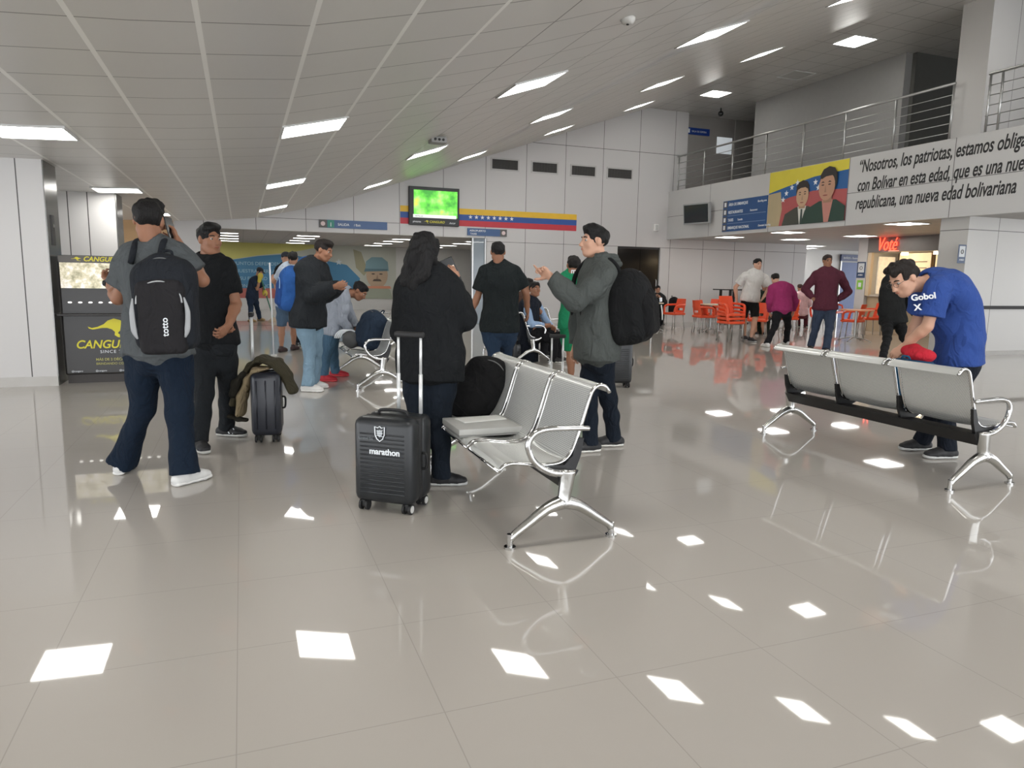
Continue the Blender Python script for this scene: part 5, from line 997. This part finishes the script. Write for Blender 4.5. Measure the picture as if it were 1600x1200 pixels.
# 6 man in dark coat with light jeans
M6, P6, _, _ = person('man in long dark coat, light blue jeans and white trainers looking down', (486, 608),
  dict(head=(506, 392), neck=(490, 413), mid=(483, 452), pel=(482, 495), sL=(498, 422, .16), sR=(476, 422, -.14), eR=(488, 460, -.2), wR=(523, 448, -.22), eL=(510, 458, .18), wL=(530, 448, .05), kL=(495, 548), aL=(490, 606, F_), kR=(484, 550), aR=(482, 612, F_)),
  (48, 52, 56), (124, 150, 168), skin='b', face=(.9, -.30, -.2), hup=(.2, 1, 0), s=1.02, wd=1.1, topoff=.045, hem=.10, sleeve='long', res=.01, toes=dict(B=(1, -.1)), shoe=(216, 214, 210), sole=(226, 224, 220), hairst='top', hair=(44, 36, 32), seed=15, sleevew=1.15, cuff=.10)
out = cv(-1, 0, -.5); c = PX(453, 450, float((P6['mid']-CC)@HF)-.08)
backpack('bright blue backpack hanging behind the man in the dark coat', c, cv(.12, 1, 0), out, .32, .22, .52, (44, 86, 148), (38, 70, 128), trim=(140, 176, 210), straps=[strap_pts(P6, 'R', out, .05)], res=.01, seed=25)
# 7 bending man in grey shirt
person('man in pale grey long sleeved shirt and red shoes bending over the bench', (515, 592),
  dict(head=(562, 455, .0), neck=(540, 457, .0), mid=(522, 472, 0), pel=(519, 515, 0), sL=(534, 462, .15), sR=(538, 468, -.14), eR=(535, 500, -.16), wR=(549, 518, -.05), eL=(548, 492, .16), wL=(556, 512, .1), kL=(520, 555), aL=(525, 588, F_), kR=(508, 555), aR=(506, 596, F_)),
  (156, 162, 172), (72, 100, 122), skin='b', face=(.75, -.65, -.1), hup=(.6, .75, 0), s=.98, wd=1.0, hem=.05, sleeve='long', res=.01, toes=dict(B=(1, 0)), shoe=(176, 36, 48), sole=(196, 60, 66), hair=(28, 26, 28), seed=17, topoff=.016)
# 8 man in denim shorts
person('man in white shirt and denim shorts in the distance, partly behind the dark coat', (446, 550),
  dict(head=(458, 404), neck=(455, 416), mid=(452, 440), pel=(449, 476), sL=(443, 421), sR=(468, 421), eL=(428, 440, .1), wL=(426, 434, .3), eR=(474, 445), wR=(472, 465), kL=(440, 512), aL=(440, 550, F_), kR=(459, 512), aR=(459, 547, F_)),
  (178, 190, 204), (82, 104, 128), skin='a', face=(0, 0, 1), s=.98, wd=1.05, legs='short', hem=.03, shoe=(58, 40, 40), sole=(50, 40, 40), hair=(30, 28, 30), faceon=False, toes=dict(B=(.2, 1)))
t = thing('white_pole', 'thin white pole standing upright beside the man in denim shorts', 'pole', tuple(fl(428, 556))); MB().tube([(0, 0, .0), (-.02, .05, 1.5)], .012, 8, False).build('shaft', m_txtw, t, True); MB().cyl((0, 0, 0), (0, 0, .02), .05).build('foot', m_wht, t)
# 9 person in dark clothes with a cap
person('person in black cap and dark clothes standing behind the man in denim shorts', (464, 540),
  dict(head=(447, 404, .4), neck=(444, 417, .4), mid=(448, 442, .3), pel=(460, 474, .1), sL=(456, 422, .3), sR=(434, 422, .4), eL=(459, 445, .3), wL=(458, 462, .3), eR=(431, 445, .4), wR=(436, 462, .3), kL=(471, 510), aL=(471, 540, F_), kR=(463, 510), aR=(461, 541, F_)),
  (34, 34, 38), (30, 34, 40), skin='a', face=(.4, 0, -.8), s=1., hairst='cap', hem=.03, faceon=False, toes=dict(B=(.5, -1)))
# 10 cleaner
M10, P10, _, _ = person('cleaner in navy uniform, yellow gloves and black cap leaning over a mop', (398, 503),
  dict(head=(406, 425), neck=(402, 435), mid=(396, 447), pel=(394, 464), sL=(405, 440, .1), sR=(396, 440, -.1), eR=(402, 452, -.15), wR=(407, 431, -.15), eL=(412, 452, .1), wL=(414, 458, -.1), kL=(402, 482), aL=(406, 501, F_), kR=(392, 482), aR=(392, 503, F_)),
  (44, 54, 72), (44, 58, 80), skin='a', face=(.8, -.5, -.2), s=.95, hairst='cap', hem=.03, faceon=False, shoe=(166, 138, 98), sole=(150, 124, 90), toes=dict(B=(1, -.2)), res=.014)
for sd, w_ in (('L', 'wL'), ('R', 'wR')):
    f = Field(.012); f.ell(P10[w_], (.07, .07, .085), k=0); f.cap(P10[w_], lerp(P10[w_], P10['e'+sd], .4), .055, .048, .03); f.mesh('yellow_glove', mat('glove_yellow', (212, 194, 80), .5), M10, off=fl(398, 503))
a = PX(405, 425, float((P10['wR']-CC)@HF)); b_ = fl(427, 503); t = thing('mop', 'mop with a green handle pushed by the cleaner in navy', 'mop', tuple(b_)); MB().tube([a-b_, (0, 0, .12)], .016, 8, False).build('handle', mat('mop_green', (60, 132, 110), .5), t, True); MB().tube([(0, 0, .13), (0, 0, .06), (0, 0, .0)], [.04, .10, .16], 14, smooth=False).build('mop_head', mat('mop_head', (188, 170, 150), .9, bump=.8, scale=60), t, True)
# 11 walking man
person('man in black polo shirt and blue jeans walking away in the middle of the hall', (780, 607),
  dict(head=(778, 394), neck=(780, 414), mid=(782, 462), pel=(781, 508), sL=(755, 428), sR=(808, 428), eL=(746, 464, .02), wL=(732, 496, .0), eR=(822, 458, .05), wR=(824, 486, .22), kL=(772, 556), aL=(768, 606, F_), kR=(790, 552), aR=(792, 600, F_)),
  (38, 44, 46), (38, 54, 74), skin='b', face=(-.1, 0, 1), s=1.03, wd=1.2, belly=.04, hem=.07, res=.01, faceon=False, hair=(28, 27, 28), toes=dict(B=(0, 1)), seed=19, sleevew=1.25, hands=dict(L=dict(c=(.6, .65, .7, .75))))
# 12, 13 seated men (their bench faces +x)
hX = float((np.array([4.25, 10.6, 0])-CC)@HF)
person('seated man in dark vest with pale blue sleeves turning his head to the camera', (850, 562),
  dict(head=(836, 452), neck=(829, 470), mid=(826, 492), pel=(834, 522), sL=(840, 476, .2), sR=(822, 478, -.18), eR=(830, 506, -.22), wR=(851, 508, -.1), eL=(852, 500, .2), wL=(862, 510, .1), hL=(842, 522, .1), hR=(838, 524, -.1), kL=(872, 525, .05), aL=(872, 562, .05), kR=(866, 530, -.12), aR=(864, 566, -.12)),
  (36, 42, 54), (30, 31, 34), skin='b', face=(.5, .05, -.8), s=1.0, wd=1.05, sleeve='none', hem=.0, seated=True, D=hX, topoff=.026, hair=(32, 28, 26), toes=dict(B=(1, -.3)), res=.01, seed=29)
M12 = bpy.data.objects['person.011']; assert 'vest' in M12['label']
def sleeves_for(root, foot, D, J, s, rgb):
    o = np.array(root.location)
    for S_, E_, W_ in J:
        S_, E_, W_ = (PX(q[0], q[1], D+q[2]) for q in (S_, E_, W_)); f = Field(.01); f.chain([S_, E_], [.066*s, .056*s], .02); f.loft([E_, W_], HZ, [.056*s, .042*s], [.056*s, .042*s], .02, f1=True); f.mesh('sleeve', cloth('sleeve_%d' % rgb[0], rgb), root, off=o, amp=.004)
sleeves_for(M12, None, hX, [((822, 478, -.18), (830, 506, -.22), (850, 508, -.1)), ((840, 476, .2), (852, 500, .2), (861, 509, .1))], 1.0, (148, 172, 204))
hX2 = float((np.array([4.25, 11.6, 0])-CC)@HF)
person('seated person in brown jacket behind the man in the dark vest', (842, 556),
  dict(head=(826, 446), neck=(818, 462), mid=(816, 486), pel=(820, 512), sL=(832, 468, .2), sR=(810, 468, -.16), eR=(812, 492, -.2), wR=(832, 500, -.1), eL=(838, 492, .2), wL=(846, 500, .1), hL=(830, 512, .1), hR=(826, 514, -.1), kL=(858, 516, .05), aL=(858, 550, .05), kR=(852, 520, -.12), aR=(850, 554, -.12)),
  (88, 64, 54), (40, 40, 44), skin='b', face=(.8, .0, -.5), s=1.0, sleeve='long', hem=.0, seated=True, D=hX2, topoff=.026, hair=(30, 27, 26), toes=dict(B=(1, -.3)), faceon=False)
# 14 green sports kit
person('man in green sports shirt and shorts seen from behind, beside the pointing man', (895, 604),
  dict(head=(896, 415), neck=(899, 426), mid=(899, 465), pel=(898, 505), sL=(880, 437), sR=(920, 437), eL=(874, 462, .05), wL=(878, 466, .26), eR=(925, 470), wR=(922, 500), kL=(892, 550), aL=(892, 603, F_), kR=(912, 550), aR=(914, 600, F_)),
  (34, 128, 88), (30, 120, 80), skin='b', face=(-.2, 0, 1), s=1.0, wd=1.02, hem=.06, legs='short', faceon=False, hair=(36, 30, 28), shoe=(150, 150, 140), toes=dict(B=(0, 1)), res=.01, seed=31, legw=1.1)
M14 = bpy.data.objects['person.013']; assert 'green' in M14['label']; D14 = float((fl(895, 604)-CC)@HF)
for s_, x, y, sz in (('marathon', 892, 427, .085), ('FÁBRICAS', 894, 473, .065), ('ALIMENTOS', 894, 482, .05), ('climax', 895, 491, .075)): text_mesh('lettering', s_, sz, PX(x, y, D14-.155 if y > 440 else D14-.115)-fl(895, 604), HR, HZ, m_txtw, M14, bold=.02, depth=.003)
# 16 white T-shirt
person('man in white T-shirt and black shorts standing by the stacked orange chairs', (1170, 533),
  dict(head=(1184, 413), neck=(1181, 425), mid=(1176, 444), pel=(1172, 466), sR=(1161, 432), sL=(1197, 436), eR=(1149, 449, .05), wR=(1151, 468, .1), eL=(1201, 452), wL=(1192, 466, -.1), kR=(1162, 497), aR=(1163, 531, F_), kL=(1180, 497), aL=(1173, 534, F_)),
  (206, 203, 198), (36, 35, 36), skin='c', face=(.25, -.02, -1), s=1.08, legs='short', hem=.06, shoe=(34, 34, 36), sole=(180, 180, 178), hair=(34, 28, 26), toes=dict(B=(.3, -1)), res=.013, sleevew=1.2)
# 17 seated boy in dark green
person('seated young man in dark green sports shirt beside the magenta hooded man', (1184, 531),
  dict(head=(1195, 446), neck=(1195, 458), mid=(1194, 472), pel=(1195, 494), sR=(1183, 463, -.0), sL=(1207, 463), eR=(1180, 480, -.1), wR=(1184, 488, -.3), eL=(1208, 480, -.05), wL=(1198, 490, -.3), hR=(1190, 495), hL=(1200, 495), kR=(1178, 500, -.42), aR=(1182, 530, -.4), kL=(1192, 501, -.42), aL=(1194, 530, -.4)),
  (42, 56, 44), (70, 70, 70), skin='a', face=(-.4, .0, -.9), s=.98, seated=True, hem=-.0, legs='short', hair=(28, 26, 26), toes=dict(B=(-.3, -1)), D=float((fl(1195, 522)-CC)@HF), res=.013)
# 18 magenta hooded man
person('man in magenta top and black trousers seen from behind, bending forward', (1212, 540),
  dict(head=(1211, 436, .2), neck=(1217, 446, .14), mid=(1222, 460, .05), pel=(1222, 484), sL=(1204, 451, .1), sR=(1238, 450, .1), eL=(1202, 472, .12), wL=(1203, 488, .2), eR=(1243, 470, .12), wR=(1240, 486, .2), kL=(1211, 510), aL=(1198, 542, F_), kR=(1231, 510), aR=(1228, 538, F_)),
  (150, 50, 98), (34, 34, 38), skin='c', face=(-.2, -.5, 1), s=.98, wd=1.08, sleeve='long', hem=.02, faceon=False, hair=(40, 32, 30), shoe=(208, 206, 204), toes=dict(B=(-.3, 1)), topoff=.02, res=.012)
# 19 burgundy man
person('man in burgundy pullover and jeans standing with hands on hips, facing the camera', (1278, 546),
  dict(head=(1293, 408), neck=(1293, 421), mid=(1291, 450), pel=(1289, 480), sR=(1273, 430), sL=(1315, 431), eR=(1257, 452, .1), wR=(1270, 466, .0), eL=(1326, 456, .12), wL=(1307, 470, .05), kR=(1274, 512), aR=(1266, 547, F_), kL=(1296, 512), aL=(1290, 552, F_)),
  (86, 42, 54), (52, 62, 80), skin='b', face=(.05, -.02, -1), s=1.08, wd=1.12, sleeve='long', hem=.03, hair=(54, 44, 40), shoe=(40, 36, 36), toes=dict(R=(-.3, -1), L=(.2, -1)), topoff=.02, res=.012,
  hands=dict(R=dict(d=(.6, -.5, -.4), n=(.6, .1, .6), th=-1), L=dict(d=(-.6, -.5, -.4), n=(-.6, .1, .6), th=1)))
# 20 seated person with pink and white top
person('seated person in pale pink top between the magenta and burgundy men', (1253, 524),
  dict(head=(1250, 450, .1), neck=(1252, 458), mid=(1253, 470), pel=(1253, 490), sL=(1243, 462), sR=(1264, 462), eL=(1240, 475), wL=(1246, 482, .2), eR=(1266, 475), wR=(1260, 482, .2), hL=(1248, 491), hR=(1258, 491), kL=(1247, 495, .4), aL=(1247, 518, .4), kR=(1259, 495, .4), aR=(1259, 518, .4)),
  (202, 172, 176), (90, 46, 54), skin='a', face=(0, -.3, 1), s=.95, seated=True, faceon=False, hair=(70, 50, 46), sleeve='long', toes=dict(B=(0, 1)), D=float((fl(1253, 512)-CC)@HF), res=.014)
# 21 black jacket person
person('person in black jacket bending away behind the blue shirted man', (1396, 556),
  dict(head=(1420, 428, .25), neck=(1412, 432, .2), mid=(1394, 456, .05), pel=(1396, 500), sL=(1398, 438, .2), sR=(1424, 440, .1), eL=(1412, 470, .28), wL=(1430, 492, .3), eR=(1432, 474, .0), wR=(1434, 498, .1), kL=(1386, 530), aL=(1378, 568, F_), kR=(1412, 528), aR=(1425, 562, F_)),
  (44, 46, 46), (34, 34, 36), skin='b', face=(.6, -.7, .4), s=1.0, wd=1.15, sleeve='long', hem=.05, faceon=False, topoff=.03, hair=(30, 28, 28), toes=dict(B=(.8, .6)), res=.01)
# 22 seated child
person('seated child in dark jacket at the small pale table near the dark doors', (1030, 513),
  dict(head=(1028, 452), neck=(1028, 461), mid=(1028, 472), pel=(1028, 488), sR=(1018, 465), sL=(1038, 465), eR=(1016, 476), wR=(1024, 464, -.25), eL=(1040, 476), wL=(1032, 465, -.25), hR=(1024, 489), hL=(1032, 489), kR=(1022, 493, -.35), aR=(1021, 512, -.35), kL=(1034, 493, -.35), aL=(1035, 512, -.35)),
  (42, 44, 46), (34, 34, 38), skin='a', face=(0, -.1, -1), s=.92, seated=True, sleeve='long', hair=(30, 27, 27), toes=dict(B=(0, -1)), topoff=.02, D=float((fl(1028, 508)-CC)@HF), res=.014)
person('seated person in black at the left of the seated child', (1008, 515),
  dict(head=(1004, 456), neck=(1006, 466), mid=(1008, 478), pel=(1008, 495), sR=(998, 471), sL=(1018, 471), eR=(996, 484), wR=(1008, 488, -.2), eL=(1021, 484), wL=(1022, 474, -.2), hR=(1004, 496), hL=(1012, 496), kR=(1006, 498, -.35), aR=(1006, 517, -.35), kL=(1018, 498, -.35), aL=(1019, 517, -.35)),
  (32, 32, 34), (30, 30, 32), skin='a', face=(.6, -.1, -.8), s=.98, seated=True, sleeve='long', hair=(30, 27, 27), toes=dict(B=(0, -1)), topoff=.02, D=float((fl(1008, 512)-CC)@HF), faceon=False, res=.014)
q = fl(1058, 512); backpack('dark bag hanging behind the orange chair near the seated child', (q[0]+.15, q[1]+.45, .62), (0, 0, 1), (1, 0, 0), .34, .2, .5, (38, 36, 38), res=.014, seed=41)
